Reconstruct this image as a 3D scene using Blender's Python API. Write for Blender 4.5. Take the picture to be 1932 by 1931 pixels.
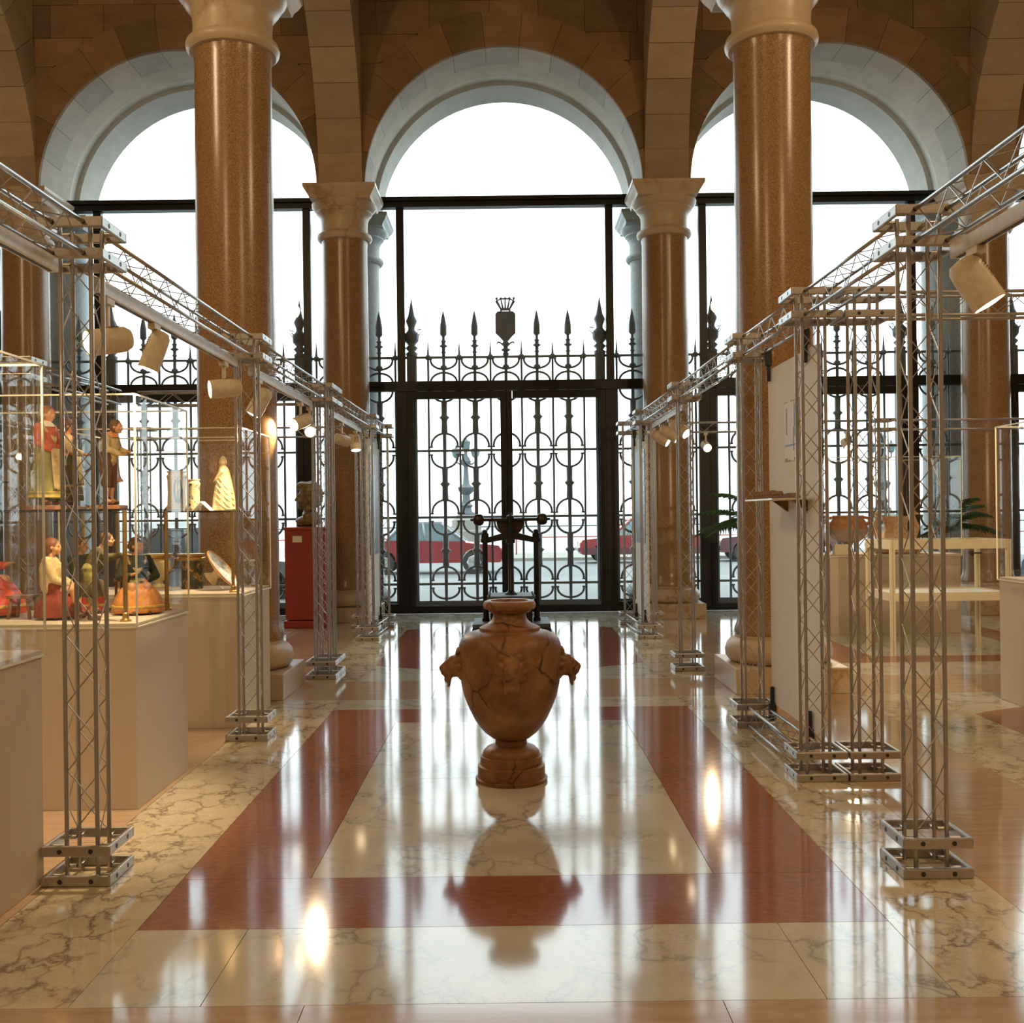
import bpy, bmesh, math, random
from mathutils import Vector, Matrix
random.seed(7)
R = math.radians
for o in list(bpy.data.objects): bpy.data.objects.remove(o, do_unlink=True)
SC = bpy.context.scene; COL = SC.collection

# ---------------------------------------------------------------- camera
F = 2000.0; H = 1.4; CX, CY = 958.0, 972.0; ROLL = R(0.70)
cam = bpy.data.cameras.new('camera'); camo = bpy.data.objects.new('camera', cam); COL.objects.link(camo)
cam.sensor_fit = 'HORIZONTAL'; cam.sensor_width = 36; cam.lens = F*36/1932
cam.shift_x = (966-CX)/1932; cam.shift_y = (CY-965.5)/1932
cam.clip_start = 0.05; cam.clip_end = 3000
camo.location = (0, 0, H); camo.rotation_euler = (R(90), ROLL, 0)
SC.camera = camo

# ---------------------------------------------------------------- world and exposure
w = bpy.data.worlds.new('overcast_sky'); SC.world = w; w.use_nodes = True
bg = w.node_tree.nodes['Background']
bg.inputs[0].default_value = (0.84, 0.965, 1.0, 1); bg.inputs[1].default_value = 3.5
SC.view_settings.view_transform = 'Standard'; SC.view_settings.look = 'None'
SC.view_settings.gamma = 1; SC.view_settings.use_curve_mapping = False
SC.view_settings.exposure = 0.25
SC.cycles.transparent_max_bounces = 26   # rays cross many panes of the glass cases
WARM = (1.0, 0.73, 0.43)

# ---------------------------------------------------------------- helpers
def unroll(px, py):
    dx = px-CX; dy = -(py-CY)
    return dx*math.cos(ROLL)+dy*math.sin(ROLL), -dx*math.sin(ROLL)+dy*math.cos(ROLL)
def ground(px, py, z=0.0):            # pixel on a horizontal plane
    u, v = unroll(px, py); Y = F*(z-H)/v
    return Vector((u*Y/F, Y, z))
def at(px, py, Y):                    # pixel at a known distance
    u, v = unroll(px, py); return Vector((u*Y/F, Y, H+v*Y/F))

class B:
    """collects shapes into one mesh"""
    def __init__(s): s.bm = bmesh.new()
    def _add(s, verts, faces, smooth=False):
        vs = [s.bm.verts.new(v) for v in verts]
        for f in faces:
            try: s.bm.faces.new([vs[i] for i in f]).smooth = smooth
            except ValueError: pass
        return s
    def box(s, a, b, m=None):
        (x0, y0, z0), (x1, y1, z1) = a, b
        v = [Vector(p) for p in ((x0,y0,z0),(x1,y0,z0),(x1,y1,z0),(x0,y1,z0),(x0,y0,z1),(x1,y0,z1),(x1,y1,z1),(x0,y1,z1))]
        if m: v = [m @ p for p in v]
        return s._add(v, [(3,2,1,0),(4,5,6,7),(0,1,5,4),(1,2,6,5),(2,3,7,6),(3,0,4,7)])
    def rod(s, p0, p1, r0, r1=None, n=8, smooth=True, caps=True):
        p0 = Vector(p0); p1 = Vector(p1); r1 = r0 if r1 is None else r1
        d = (p1-p0)
        if d.length < 1e-6: return s
        q = d.to_track_quat('Z', 'Y'); vs = []
        for p, r in ((p0, r0), (p1, r1)):
            for i in range(n):
                a = 2*math.pi*(i+.5)/n; vs.append(p + q @ Vector((r*math.cos(a), r*math.sin(a), 0)))
        fs = [(i, (i+1) % n, n+(i+1) % n, n+i) for i in range(n)]
        s._add(vs, fs, smooth)
        if caps:
            s._add(vs[:n], [tuple(range(n-1, -1, -1))]); s._add(vs[n:], [tuple(range(n))])
        return s
    def tube(s, pts, r, n=6, closed=False):
        pts = [Vector(p) for p in pts]; m = len(pts); vs = []; up = None
        for i, p in enumerate(pts):
            a = pts[i-1] if (i or closed) else p; c = pts[(i+1) % m] if (i < m-1 or closed) else p
            d = (c-a).normalized()
            if up is None:
                up = Vector((0,0,1)) if abs(d.z) < .9 else Vector((1,0,0))
            sx = d.cross(up).normalized(); up = sx.cross(d).normalized()
            rr = r[i] if isinstance(r, (list, tuple)) else r
            for k in range(n):
                t = 2*math.pi*(k+.5)/n; vs.append(p + sx*(rr*math.cos(t)) + up*(rr*math.sin(t)))
        fs = []
        for i in range(m if closed else m-1):
            j = (i+1) % m
            for k in range(n): fs.append((i*n+k, i*n+(k+1) % n, j*n+(k+1) % n, j*n+k))
        s._add(vs, fs, True)
        if not closed:
            s._add(vs[:n], [tuple(range(n-1,-1,-1))]); s._add(vs[-n:], [tuple(range(n))])
        return s
    def lathe(s, prof, c=(0,0,0), n=32, smooth=True, fold=0, fa=0, ph=0, sy=1.0, cap=True):
        vs = []; c = Vector(c)
        for (r, z) in prof:
            for i in range(n):
                a = 2*math.pi*i/n; rr = r*(1+fold*math.cos(fa*a+ph)) if fold else r
                vs.append(c+Vector((rr*math.cos(a), rr*math.sin(a)*sy, z)))
        m = len(prof); fs = []
        for j in range(m-1):
            for i in range(n): fs.append((j*n+i, j*n+(i+1) % n, (j+1)*n+(i+1) % n, (j+1)*n+i))
        s._add(vs, fs, smooth)
        if cap: s._add(vs[:n], [tuple(range(n-1,-1,-1))]); s._add(vs[-n:], [tuple(range(n))])
        return s
    def prism(s, poly, axis, a, b, smooth=False):
        """poly: 2D points; axis 'x','y','z' is the extrusion axis from a to b"""
        def P(p, t):
            return Vector((t, p[0], p[1])) if axis == 'x' else Vector((p[0], t, p[1])) if axis == 'y' else Vector((p[0], p[1], t))
        n = len(poly); v0 = [P(p, a) for p in poly]; v1 = [P(p, b) for p in poly]
        s._add(v0+v1, [(i, (i+1) % n, n+(i+1) % n, n+i) for i in range(n)], smooth)
        s._add(v0, [tuple(range(n-1,-1,-1))]); s._add(v1, [tuple(range(n))])
        return s
    def ball(s, c, r, sc=(1,1,1), n=12, m=None):
        vs = []; fs = []; k = n//2
        for j in range(k+1):
            t = math.pi*j/k
            for i in range(n):
                a = 2*math.pi*i/n
                p = Vector((r*sc[0]*math.sin(t)*math.cos(a), r*sc[1]*math.sin(t)*math.sin(a), r*sc[2]*math.cos(t)))
                if m: p = m @ p
                vs.append(Vector(c)+p)
        for j in range(k):
            for i in range(n):
                fs.append((j*n+i, (j+1)*n+i, (j+1)*n+(i+1) % n, j*n+(i+1) % n))
        return s._add(vs, fs, True)
    def xf(s, m):
        bmesh.ops.transform(s.bm, matrix=m, verts=s.bm.verts); return s
    def build(s, name, mat, parent=None, world=False, bevel=0, loc=None):
        if world and parent is not None:
            bmesh.ops.translate(s.bm, verts=s.bm.verts, vec=-parent.location)
        bmesh.ops.remove_doubles(s.bm, verts=s.bm.verts, dist=1e-6)
        if bevel:
            es = [e for e in s.bm.edges if len(e.link_faces) == 2 and e.calc_face_angle(0) > .6]
            bmesh.ops.bevel(s.bm, geom=es, offset=bevel, segments=2, profile=.5, affect='EDGES')
        bmesh.ops.recalc_face_normals(s.bm, faces=s.bm.faces)
        for e in s.bm.edges:
            if len(e.link_faces) == 2 and e.calc_face_angle(0) > .62: e.smooth = False
        me = bpy.data.meshes.new(name); s.bm.to_mesh(me); s.bm.free()
        return link(name, me, mat, parent, loc)
def link(name, me, mat, parent=None, loc=None):
    o = bpy.data.objects.new(name, me); COL.objects.link(o)
    if mat is not None and not me.materials: me.materials.append(mat)
    if parent is not None: o.parent = parent
    if loc is not None: o.location = loc
    return o
def thing(name, label, cat, loc=(0,0,0), rz=0, group=None):
    o = bpy.data.objects.new(name, None); COL.objects.link(o); o.location = loc; o.rotation_euler = (0,0,rz)
    o.empty_display_size = .1
    return tag(o, label, cat, group)
def tag(o, label, cat, group=None):
    o['label'] = label; o['category'] = cat
    if group: o['group'] = group
    return o
def struct(o): o['kind'] = 'structure'; return o
def copy_tree(o, parent=None):
    c = o.copy(); COL.objects.link(c); c.parent = parent
    for ch in list(o.children): copy_tree(ch, c)
    return c
def place(proto, used, loc, rz, label, group=None):
    o = proto if not used else copy_tree(proto)
    used.append(1); o.location = loc; o.rotation_euler = (0,0,rz); o['label'] = label
    if group: o['group'] = group
    return o
def blob(name, parts, mat, parent, voxel=.005, it=3, m=None):
    """one continuous surface grown round spheres ('s',c,r[,scale]) and tapered limbs ('c',p0,p1,r0,r1)"""
    b = B()
    for p in parts:
        if p[0] == 's': b.ball(p[1], p[2], p[3] if len(p) > 3 else (1,1,1), 14)
        else:
            _, p0, p1, r0, r1 = p; b.rod(p0, p1, r0, r1, 12); b.ball(p0, r0, n=10); b.ball(p1, r1, n=10)
    if m: b.xf(m)
    o = b.build(name+'_raw', None)
    md = o.modifiers.new('r', 'REMESH'); md.mode = 'VOXEL'; md.voxel_size = voxel
    if it: ms = o.modifiers.new('s', 'SMOOTH'); ms.iterations = it; ms.factor = .5
    dg = bpy.context.evaluated_depsgraph_get(); me = bpy.data.meshes.new_from_object(o.evaluated_get(dg))
    old = o.data; bpy.data.objects.remove(o, do_unlink=True); bpy.data.meshes.remove(old)
    me.name = name; me.materials.clear()
    for p in me.polygons: p.use_smooth = True
    return link(name, me, mat, parent)

# ---------------------------------------------------------------- materials
MATS = {}
class NT:
    def __init__(s, name):
        s.m = bpy.data.materials.new(name); s.m.use_nodes = True; s.t = s.m.node_tree; s.b = s.t.nodes['Principled BSDF']; MATS[name] = s.m
    def n(s, typ, **kw):
        x = s.t.nodes.new('ShaderNode'+typ)
        for k, v in kw.items():
            if k.startswith('i_'): x.inputs[int(k[2:]) if k[2:].isdigit() else k[2:].replace('_', ' ')].default_value = v
            else: setattr(x, k, v)
        return x
    def l(s, a, b): s.t.links.new(a, b)
    def ramp(s, fac, stops):
        r = s.n('ValToRGB'); e = r.color_ramp.elements
        while len(e) < len(stops): e.new(.5)
        for el, (p, c) in zip(e, stops): el.position = p; el.color = (*c, 1)
        s.l(fac, r.inputs[0]); return r.outputs[0]
    def coord(s, kind='Object', scale=(1,1,1), rot=(0,0,0)):
        tc = s.n('TexCoord'); mp = s.n('Mapping'); mp.inputs['Scale'].default_value = scale; mp.inputs['Rotation'].default_value = rot
        s.l(tc.outputs[kind], mp.inputs[0]); return mp.outputs[0]
    def noise(s, vec, scale, detail=4, rough=.55, dist=0):
        x = s.n('TexNoise'); x.inputs['Scale'].default_value = scale; x.inputs['Detail'].default_value = detail
        x.inputs['Roughness'].default_value = rough; x.inputs['Distortion'].default_value = dist
        if vec is not None: s.l(vec, x.inputs['Vector'])
        return x.outputs[0]
    def mix(s, fac, a, b, mode='MIX'):
        x = s.n('Mix'); x.data_type = 'RGBA'; x.blend_type = mode
        for v, i in ((fac, 0), (a, 6), (b, 7)):
            if isinstance(v, (int, float)): x.inputs[i].default_value = v
            elif isinstance(v, tuple): x.inputs[i].default_value = (*v, 1)
            else: s.l(v, x.inputs[i])
        return x.outputs[2]
    def bump(s, h, strength=.2, dist=.01):
        x = s.n('Bump'); x.inputs['Strength'].default_value = strength; x.inputs['Distance'].default_value = dist
        s.l(h, x.inputs['Height']); s.l(x.outputs[0], s.b.inputs['Normal'])
    def set(s, **kw):
        for k, v in kw.items():
            i = s.b.inputs[k.replace('_', ' ')]
            i.default_value = (*v, 1) if isinstance(v, tuple) and len(v) == 3 else v
        return s
def plain(name, c, rough=.5, metal=0, var=.12, scale=30, spec=.5, bump=0):
    t = NT(name); nz = t.noise(t.coord(), scale)
    t.l(t.ramp(nz, [(.3, tuple(x*(1-var) for x in c)), (.7, tuple(min(1, x*(1+var)) for x in c))]), t.b.inputs['Base Color'])
    t.set(Roughness=rough, Metallic=metal, Specular_IOR_Level=spec)
    if bump: t.bump(nz, bump, .004)
    return t.m
def glow(name, c, k):
    t = NT(name); t.set(Base_Color=(.8,.7,.5), Emission_Color=c, Emission_Strength=k); return t.m
def pane(name, tint=(1,1,1), lo=.05, gl=(1,1,1), hi=.5):
    t = NT(name); t.t.nodes.remove(t.b); out = t.t.nodes['Material Output']
    tr = t.n('BsdfTransparent'); tr.inputs[0].default_value = (*tint, 1)
    g = t.n('BsdfGlossy'); g.inputs['Roughness'].default_value = .01; g.inputs[0].default_value = (*gl, 1)
    lw = t.n('LayerWeight'); lw.inputs[0].default_value = .5
    pw = t.n('Math', operation='POWER'); t.l(lw.outputs['Facing'], pw.inputs[0]); pw.inputs[1].default_value = 4.5
    mr = t.n('MapRange'); t.l(pw.outputs[0], mr.inputs[0]); mr.inputs[3].default_value = lo; mr.inputs[4].default_value = hi
    mx = t.n('MixShader'); t.l(mr.outputs[0], mx.inputs[0]); t.l(tr.outputs[0], mx.inputs[1]); t.l(g.outputs[0], mx.inputs[2])
    t.l(mx.outputs[0], out.inputs[0]); return t.m

def mat_granite():
    t = NT('granite'); v = t.coord()
    a = t.noise(v, 200, 1, .5); b = t.noise(v, 1.3, 3)
    c = t.ramp(a, [(.36, (.11,.05,.018)), (.5, (.29,.165,.068)), (.64, (.50,.33,.16))])
    c = t.mix(t.ramp(b, [(.35, (0,0,0)), (.7, (.5,.5,.5))]), c, (.27,.125,.048))
    t.l(c, t.b.inputs['Base Color']); t.set(Roughness=.24, Specular_IOR_Level=.5)
mat_granite()
def mat_stone(name, lo, hi, rough=.75, var=.5):
    t = NT(name); v = t.coord('Object', (1,1,2.2))
    oi = t.n('ObjectInfo'); a = t.noise(v, 2.2, 6, .65); b = t.noise(v, 26, 4)
    c = t.ramp(a, [(.3, lo), (.7, hi)])
    k = t.ramp(oi.outputs['Random'], [(0, (1-var,)*3), (.5, (.85,.85,.85)), (1, (1.15,1.1,1.05))])
    c = t.mix(1.0, c, k, 'MULTIPLY'); c = t.mix(.25, c, t.ramp(b, [(.3, lo), (.7, hi)]))
    t.l(c, t.b.inputs['Base Color']); t.set(Roughness=rough, Specular_IOR_Level=.3); t.bump(b, .15, .01)
mat_stone('limestone', (.22,.135,.065), (.34,.225,.125))
mat_stone('limestone_rib', (.36,.265,.17), (.48,.37,.25), var=.22)
mat_stone('soffit_daylit', (.42,.40,.35), (.56,.53,.47), var=.15)  # arch stone in a paler, greyer tone, daylight put into the colour
def mat_marble(name, base, vein, scale, vw, rough=.085, lo=.4, spec=1.0):
    t = NT(name); g = t.n('NewGeometry'); mp = t.n('Mapping'); t.l(g.outputs['Position'], mp.inputs[0])
    mp.inputs['Scale'].default_value = (scale, scale*.8, scale)
    nz = t.n('TexNoise'); nz.inputs['Scale'].default_value = 2.2; nz.inputs['Detail'].default_value = 5; t.l(mp.outputs[0], nz.inputs['Vector'])
    ad = t.n('VectorMath', operation='MULTIPLY_ADD'); t.l(nz.outputs['Color'], ad.inputs[0]); ad.inputs[1].default_value = (1.15,1.15,1.15); t.l(mp.outputs[0], ad.inputs[2])
    vo = t.n('TexVoronoi'); vo.feature = 'DISTANCE_TO_EDGE'; vo.inputs['Scale'].default_value = 1.0; t.l(ad.outputs[0], vo.inputs['Vector'])
    big = t.noise(mp.outputs[0], .55, 3); md = t.ramp(big, [(lo, (0,0,0)), (lo+.22, (1,1,1))])
    vn = t.ramp(vo.outputs['Distance'], [(0, (1,1,1)), (vw, (.35,.35,.35)), (vw*2.6, (0,0,0))])
    fac = t.mix(1.0, vn, md, 'MULTIPLY')
    fine = t.noise(ad.outputs[0], 7, 6, .7); vf = t.ramp(fine, [(.46, (0,0,0)), (.50, (.5,.5,.5)), (.54, (0,0,0))])
    fac = t.mix(1.0, fac, t.mix(1.0, vf, md, 'MULTIPLY'), 'ADD')
    bc = t.ramp(t.noise(mp.outputs[0], 1.4, 4), [(.3, tuple(x*.86 for x in base)), (.7, base)])
    t.l(t.mix(fac, bc, vein), t.b.inputs['Base Color']); t.set(Roughness=rough, Specular_IOR_Level=spec)
    t.bump(t.noise(mp.outputs[0], 1.2, 1), .006, .05)
mat_marble('breccia', (.68,.60,.42), (.20,.15,.11), 6.5, .04, lo=.34)
mat_marble('white_marble', (.62,.585,.48), (.27,.25,.22), 3.6, .035, lo=.40)
mat_marble('capital_marble', (.56,.44,.29), (.36,.22,.10), 2.0, .05, rough=.35, spec=.4)
def mat_band(name, a, b, sc, rot, rough=.085):
    t = NT(name); g = t.n('NewGeometry'); mp = t.n('Mapping'); t.l(g.outputs['Position'], mp.inputs[0])
    mp.inputs['Rotation'].default_value = (0,0,rot); mp.inputs['Scale'].default_value = sc
    n1 = t.noise(mp.outputs[0], 3, 6, .65, .4)
    t.l(t.ramp(n1, [(.28, a), (.5, tuple((x+y)/2 for x, y in zip(a, b))), (.72, b)]), t.b.inputs['Base Color'])
    t.set(Roughness=rough, Specular_IOR_Level=1.0); t.bump(t.noise(g.outputs['Position'], 1.2, 1), .006, .05)
mat_band('red_marble', (.25,.082,.050), (.38,.155,.10), (7,14,7), .15)
mat_band('tan_marble', (.41,.275,.17), (.55,.41,.28), (1.2,7,3), .75)
plain('mortar', (.30,.24,.16), .8)
plain('plaster', (.46,.36,.24), .8)
plain('alu', (.46,.44,.41), .30, .9, .05, 60)
plain('alu_frame', (.45,.425,.39), .34, .85, .06, 60)
plain('bolt_dark', (.03,.028,.025), .5)
plain('black_frame', (.008,.0075,.007), .35, 0, .2, 10, spec=.3)
plain('wood_tan', (.26,.16,.075), .7, 0, .35, 60)
plain('print_ground', (.42,.37,.29), .7, 0, .2, 12)
plain('iron', (.075,.10,.12), .5, .2)  # lightened to blue-grey, standing in for sky glare over the gate
plain('cast_iron', (.018,.017,.014), .35, .5)
plain('bronze_ball', (.045,.028,.016), .35, .6)
plain('lamp_cream', (.66,.57,.40), .45)
plain('rail_white', (.68,.68,.64), .4)
plain('pedestal_beige', (.60,.52,.42), .85, 0, .04, 300)
plain('panel_white', (.78,.75,.66), .7, 0, .03)
plain('red_paint', (.30,.032,.014), .45, 0, .08, 8)
plain('card', (.78,.70,.52), .7, 0, .03)
plain('paper', (.86,.84,.80), .7, 0, .02)
plain('brass', (.55,.36,.12), .28, .85)
plain('edge_glass', (.80,.78,.62), .25, 0, .03)
plain('terracotta', (.42,.17,.06), .65, 0, .3, 14, bump=.3)
plain('terracotta_grey', (.40,.27,.22), .7, 0, .2, 14)
plain('ornate_clay', (.58,.38,.20), .75, 0, .4, 45, bump=.8)
plain('cream_frame', (.74,.66,.46), .5, 0, .04)
plain('wood_brown', (.24,.10,.04), .5, 0, .3, 20)
plain('skin', (.60,.30,.15), .5, 0, .1, 40)
plain('hair_brown', (.12,.06,.025), .6, 0, .3, 80)
plain('hair_grey', (.25,.17,.07), .6, 0, .3, 80)
plain('hair_auburn', (.20,.075,.03), .6, 0, .3, 80)
plain('cloth_red', (.55,.11,.03), .75, 0, .3, 40, bump=.3)
plain('cloth_scarlet', (.62,.07,.03), .75, 0, .3, 40, bump=.3)
plain('cloth_dkred', (.22,.035,.015), .8, 0, .35, 30, bump=.3)
plain('cloth_green', (.10,.085,.025), .8, 0, .3, 40, bump=.3)
plain('cloth_dkgreen', (.035,.045,.022), .75, 0, .35, 40, bump=.3)
plain('cloth_olive', (.27,.24,.07), .8, 0, .3, 40, bump=.3)
plain('cloth_cream', (.58,.44,.22), .8, 0, .25, 40, bump=.3)
plain('cloth_white', (.75,.70,.60), .8, 0, .08, 40)
plain('cloth_orange', (.58,.24,.06), .75, 0, .3, 30, bump=.3)
plain('cloth_brown', (.13,.055,.022), .8, 0, .3, 30)
plain('cloth_yellow', (.55,.38,.08), .75, 0, .3, 60, bump=.3)
plain('plaster_figure', (.66,.53,.30), .6, 0, .12, 25, bump=.15)
plain('bronze', (.23,.155,.075), .42, .35, .35, 18, bump=.2)
plain('palm_green', (.035,.09,.02), .45, 0, .4, 12)
plain('leaf_stem', (.10,.12,.04), .6)
plain('rubber', (.02,.02,.022), .7)
plain('chrome', (.65,.66,.66), .2, .9)
plain('asphalt', (.135,.145,.145), .9, 0, .06, 2)
plain('pavement', (.17,.175,.17), .9, 0, .08, 3)
plain('quay_stone', (.20,.195,.165), .9, 0, .08, 3)
plain('sea_grey', (.21,.22,.22), .6, 0, .03, .2)
plain('car_red', (.20,.028,.03), .3)
plain('car_white', (.22,.24,.25), .3)
plain('car_maroon', (.08,.03,.034), .3)
plain('car_blue', (.12,.16,.20), .3)
plain('car_dark', (.08,.07,.08), .4)
plain('car_window', (.10,.15,.16), .12, 0, .1, 4)
plain('lamp_iron', (.07,.09,.10), .6)
plain('railing_red', (.35,.06,.05), .5)
MATS['lamp_face'] = glow('lamp_face', (1.0, .80, .48), 9.0)
MATS['globe'] = glow('globe', (1.0, .72, .40), 30.0)
MATS['window_glass'] = pane('window_glass', (.97,.985,.985), .035)
MATS['case_glass'] = pane('case_glass', (.985,.99,.985), .03, hi=.22)
def mat_urn():
    t = NT('urn_stone'); v = t.coord()
    nz = t.n('TexNoise'); nz.inputs['Scale'].default_value = 5; nz.inputs['Detail'].default_value = 4; t.l(v, nz.inputs['Vector'])
    ad = t.n('VectorMath', operation='MULTIPLY_ADD'); t.l(nz.outputs['Color'], ad.inputs[0]); ad.inputs[1].default_value = (.18,.18,.18); t.l(v, ad.inputs[2])
    vo = t.n('TexVoronoi'); vo.feature = 'DISTANCE_TO_EDGE'; vo.inputs['Scale'].default_value = 3.6; t.l(ad.outputs[0], vo.inputs['Vector'])
    cr = t.ramp(vo.outputs['Distance'], [(0, (1,1,1)), (.010, (.8,.8,.8)), (.028, (0,0,0))])
    md = t.ramp(t.noise(v, 4.0, 2), [(.45, (0,0,0)), (.58, (1,1,1))])
    c = t.ramp(t.noise(v, 6, 6, .65), [(.28, (.12,.050,.020)), (.5, (.26,.125,.052)), (.72, (.40,.215,.10))])
    c = t.mix(t.ramp(t.noise(v, 2.2, 3), [(.42, (0,0,0)), (.66, (.55,.55,.55))]), c, (.17,.06,.02))
    c = t.mix(t.mix(1.0, cr, md, 'MULTIPLY'), c, (.05,.022,.012))
    t.l(c, t.b.inputs['Base Color']); t.set(Roughness=.42, Specular_IOR_Level=.4); t.bump(t.noise(v, 60, 3), .12, .003)
mat_urn()
def mat_majolica(name, base, ink, ink2, sc):
    t = NT(name); v = t.coord()
    a = t.noise(v, sc, 3, .6, .8)
    c = t.ramp(a, [(.40, ink), (.47, base), (.60, base), (.66, ink2)])
    t.l(c, t.b.inputs['Base Color']); t.set(Roughness=.25)
mat_majolica('majolica', (.62,.53,.32), (.07,.08,.16), (.55,.33,.07), 26)
mat_majolica('cachepot_paint', (.03,.04,.022), (.42,.22,.03), (.03,.035,.02), 18)
mat_majolica('dish_paint', (.70,.72,.68), (.38,.42,.46), (.62,.34,.09), 24)
M = MATS
# ================================================================ STRUCTURE
S = 4.34; XC = 2.17; YB = 14.40; YA = 8.55; YO = 15.76   # bay width, column lines
ZS = 5.80; AR = 1.85; YW0, YW1 = 14.10, 14.70; ZT = 9.20
YG = 15.20
BAYS = (-2, -1, 0, 1, 2)
XL, XR, YBK = -10.85, 10.85, -6.0

# ---- floor
fl = struct(B().box((XL, YBK, -.30), (XR, 15.15, -.032)).build('floor', M['mortar']))
def slab(x0, x1, y0, y1, mat, top=0.0, g=.0012):
    x0, x1 = min(x0, x1), max(x0, x1)
    return B().box((x0+g, y0+g, -.03), (x1-g, y1-g, top)).build('marble_slab', M[mat], fl)
def slab_poly(poly, mat, top=.0006):
    return B().prism(poly, 'z', -.03, top).build('marble_slab', M[mat], fl)
def frame_slabs(cx, hx, y0, y1, w, top=0.0):
    slab(cx-hx, cx+hx, y0, y0+w, 'red_marble'); slab(cx-hx, cx+hx, y1-w, y1, 'red_marble')
    slab(cx-hx, cx-hx+w, y0+w, y1-w, 'red_marble'); slab(cx+hx-w, cx+hx, y0+w, y1-w, 'red_marble')
    m = (y0+y1)/2
    for a, b in ((y0+w, m), (m, y1-w)): slab(cx-hx+w, cx+hx-w, a, b, 'white_marble')
def disc_slabs(cx, hx, yc, r, w, y0, y1):
    # white field, a red disc cut off at the sides, a white rectangle inside
    n = 18; a0 = math.acos(hx/r)
    up = [(cx+r*math.cos(a0+(math.pi-2*a0)*i/n), yc+r*math.sin(a0+(math.pi-2*a0)*i/n)) for i in range(n+1)]
    dn = [(x, 2*yc-y) for x, y in reversed(up)]
    ci = r*math.sin(a0)-w-.02
    up_i = [(cx+hx-w, yc+ci), (cx-hx+w, yc+ci)]
    slab_poly(up + [(cx-hx, yc+ci)] + [(cx+hx, yc+ci)], 'red_marble')
    slab_poly([(cx-hx, yc-ci), *[(x, y) for x, y in dn], (cx+hx, yc-ci)], 'red_marble')
    slab(cx-hx, cx-hx+w, yc-ci, yc+ci, 'red_marble'); slab(cx+hx-w, cx+hx, yc-ci, yc+ci, 'red_marble')
    slab(cx-hx+w, cx+hx-w, yc-ci, yc, 'white_marble'); slab(cx-hx+w, cx+hx-w, yc, yc+ci, 'white_marble')
    e = r*math.sin(a0)
    slab(cx-hx, cx+hx, y0, yc-e, 'white_marble', -.0008); slab(cx-hx, cx+hx, yc+e, y1, 'white_marble', -.0008)
for b in BAYS:
    cx = b*S
    for s in (-1, 1):                                  # veined marble strips beside the pattern
        for y0, y1 in ((3.04,4.6),(4.6,6.3),(6.3,8.1),(9.0,10.6),(10.6,12.3),(12.3,13.6)):
            slab(cx+s*1.28, cx+s*1.77, y0, y1, 'breccia')
    for x0, x1 in ((-1.28,-.9),(-.9,.9),(.9,1.28)):
        slab(cx+x0, cx+x1, 3.04, 3.61, 'white_marble')
    if b == 0:
        frame_slabs(cx, 1.28, 3.61, 7.69, .5)
        slab(cx-1.28, cx, 7.69, 8.1, 'white_marble'); slab(cx, cx+1.28, 7.69, 8.1, 'white_marble')
        disc_slabs(cx, 1.26, 11.5, 1.98, .46, 9.0, 13.6)
        for s in (-1, 1): slab(cx+s*1.26, cx+s*1.28, 9.0, 13.6, 'white_marble')
    else:
        disc_slabs(cx, 1.16, 5.62, 2.0, .46, 3.61, 8.1)
        for s in (-1, 1): slab(cx+s*1.16, cx+s*1.28, 3.61, 8.1, 'breccia')
        frame_slabs(cx, 1.28, 9.75, 13.2, .42)
        slab(cx-1.28, cx+1.28, 9.0, 9.75, 'white_marble'); slab(cx-1.28, cx+1.28, 13.2, 13.6, 'white_marble')
    for x0, x1 in ((-1.77,-.6),(-.6,.6),(.6,1.77)):    # tan cross bands
        slab(cx+x0, cx+x1, 8.1, 9.0, 'tan_marble'); slab(cx+x0, cx+x1, 2.1, 3.04, 'tan_marble')
    for x0, x1 in ((-1.77,0),(0,1.77)):
        slab(cx+x0, cx+x1, 13.6, 14.1, 'breccia'); slab(cx+x0, cx+x1, 14.1, 15.12, 'white_marble')
        slab(cx+x0, cx+x1, -1.0, 2.1, 'white_marble'); slab(cx+x0, cx+x1, YBK, -1.0, 'breccia')
for k in range(-2, 4):                                  # tan strips along the column rows
    x0, x1 = (k-.5)*S-.4, (k-.5)*S+.4
    x0 = max(x0, XL); x1 = min(x1, XR)
    for y0, y1 in ((YBK,-3.0),(-3.0,0),(0,2.1),(2.1,3.04),(3.04,4.6),(4.6,6.3),(6.3,8.1),(8.1,9.0),(9.0,10.6),(10.6,12.3),(12.3,13.9),(13.9,15.12)):
        slab(x0, x1, y0, y1, 'tan_marble')

# ---- plain hall shell behind and beside the camera
struct(B().box((XL-.3, YBK, 0), (XL, 16.05, ZT)).build('wall_left', M['plaster']))
struct(B().box((XR, YBK, 0), (XR+.3, 16.05, ZT)).build('wall_right', M['plaster']))
struct(B().box((XL-.3, YBK-.3, 0), (XR+.3, YBK, ZT)).build('wall_front', M['plaster']))
struct(B().box((XL-.3, YBK-.3, ZT), (XR+.3, 16.1, ZT+.3)).build('ceiling', M['plaster']))

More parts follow.
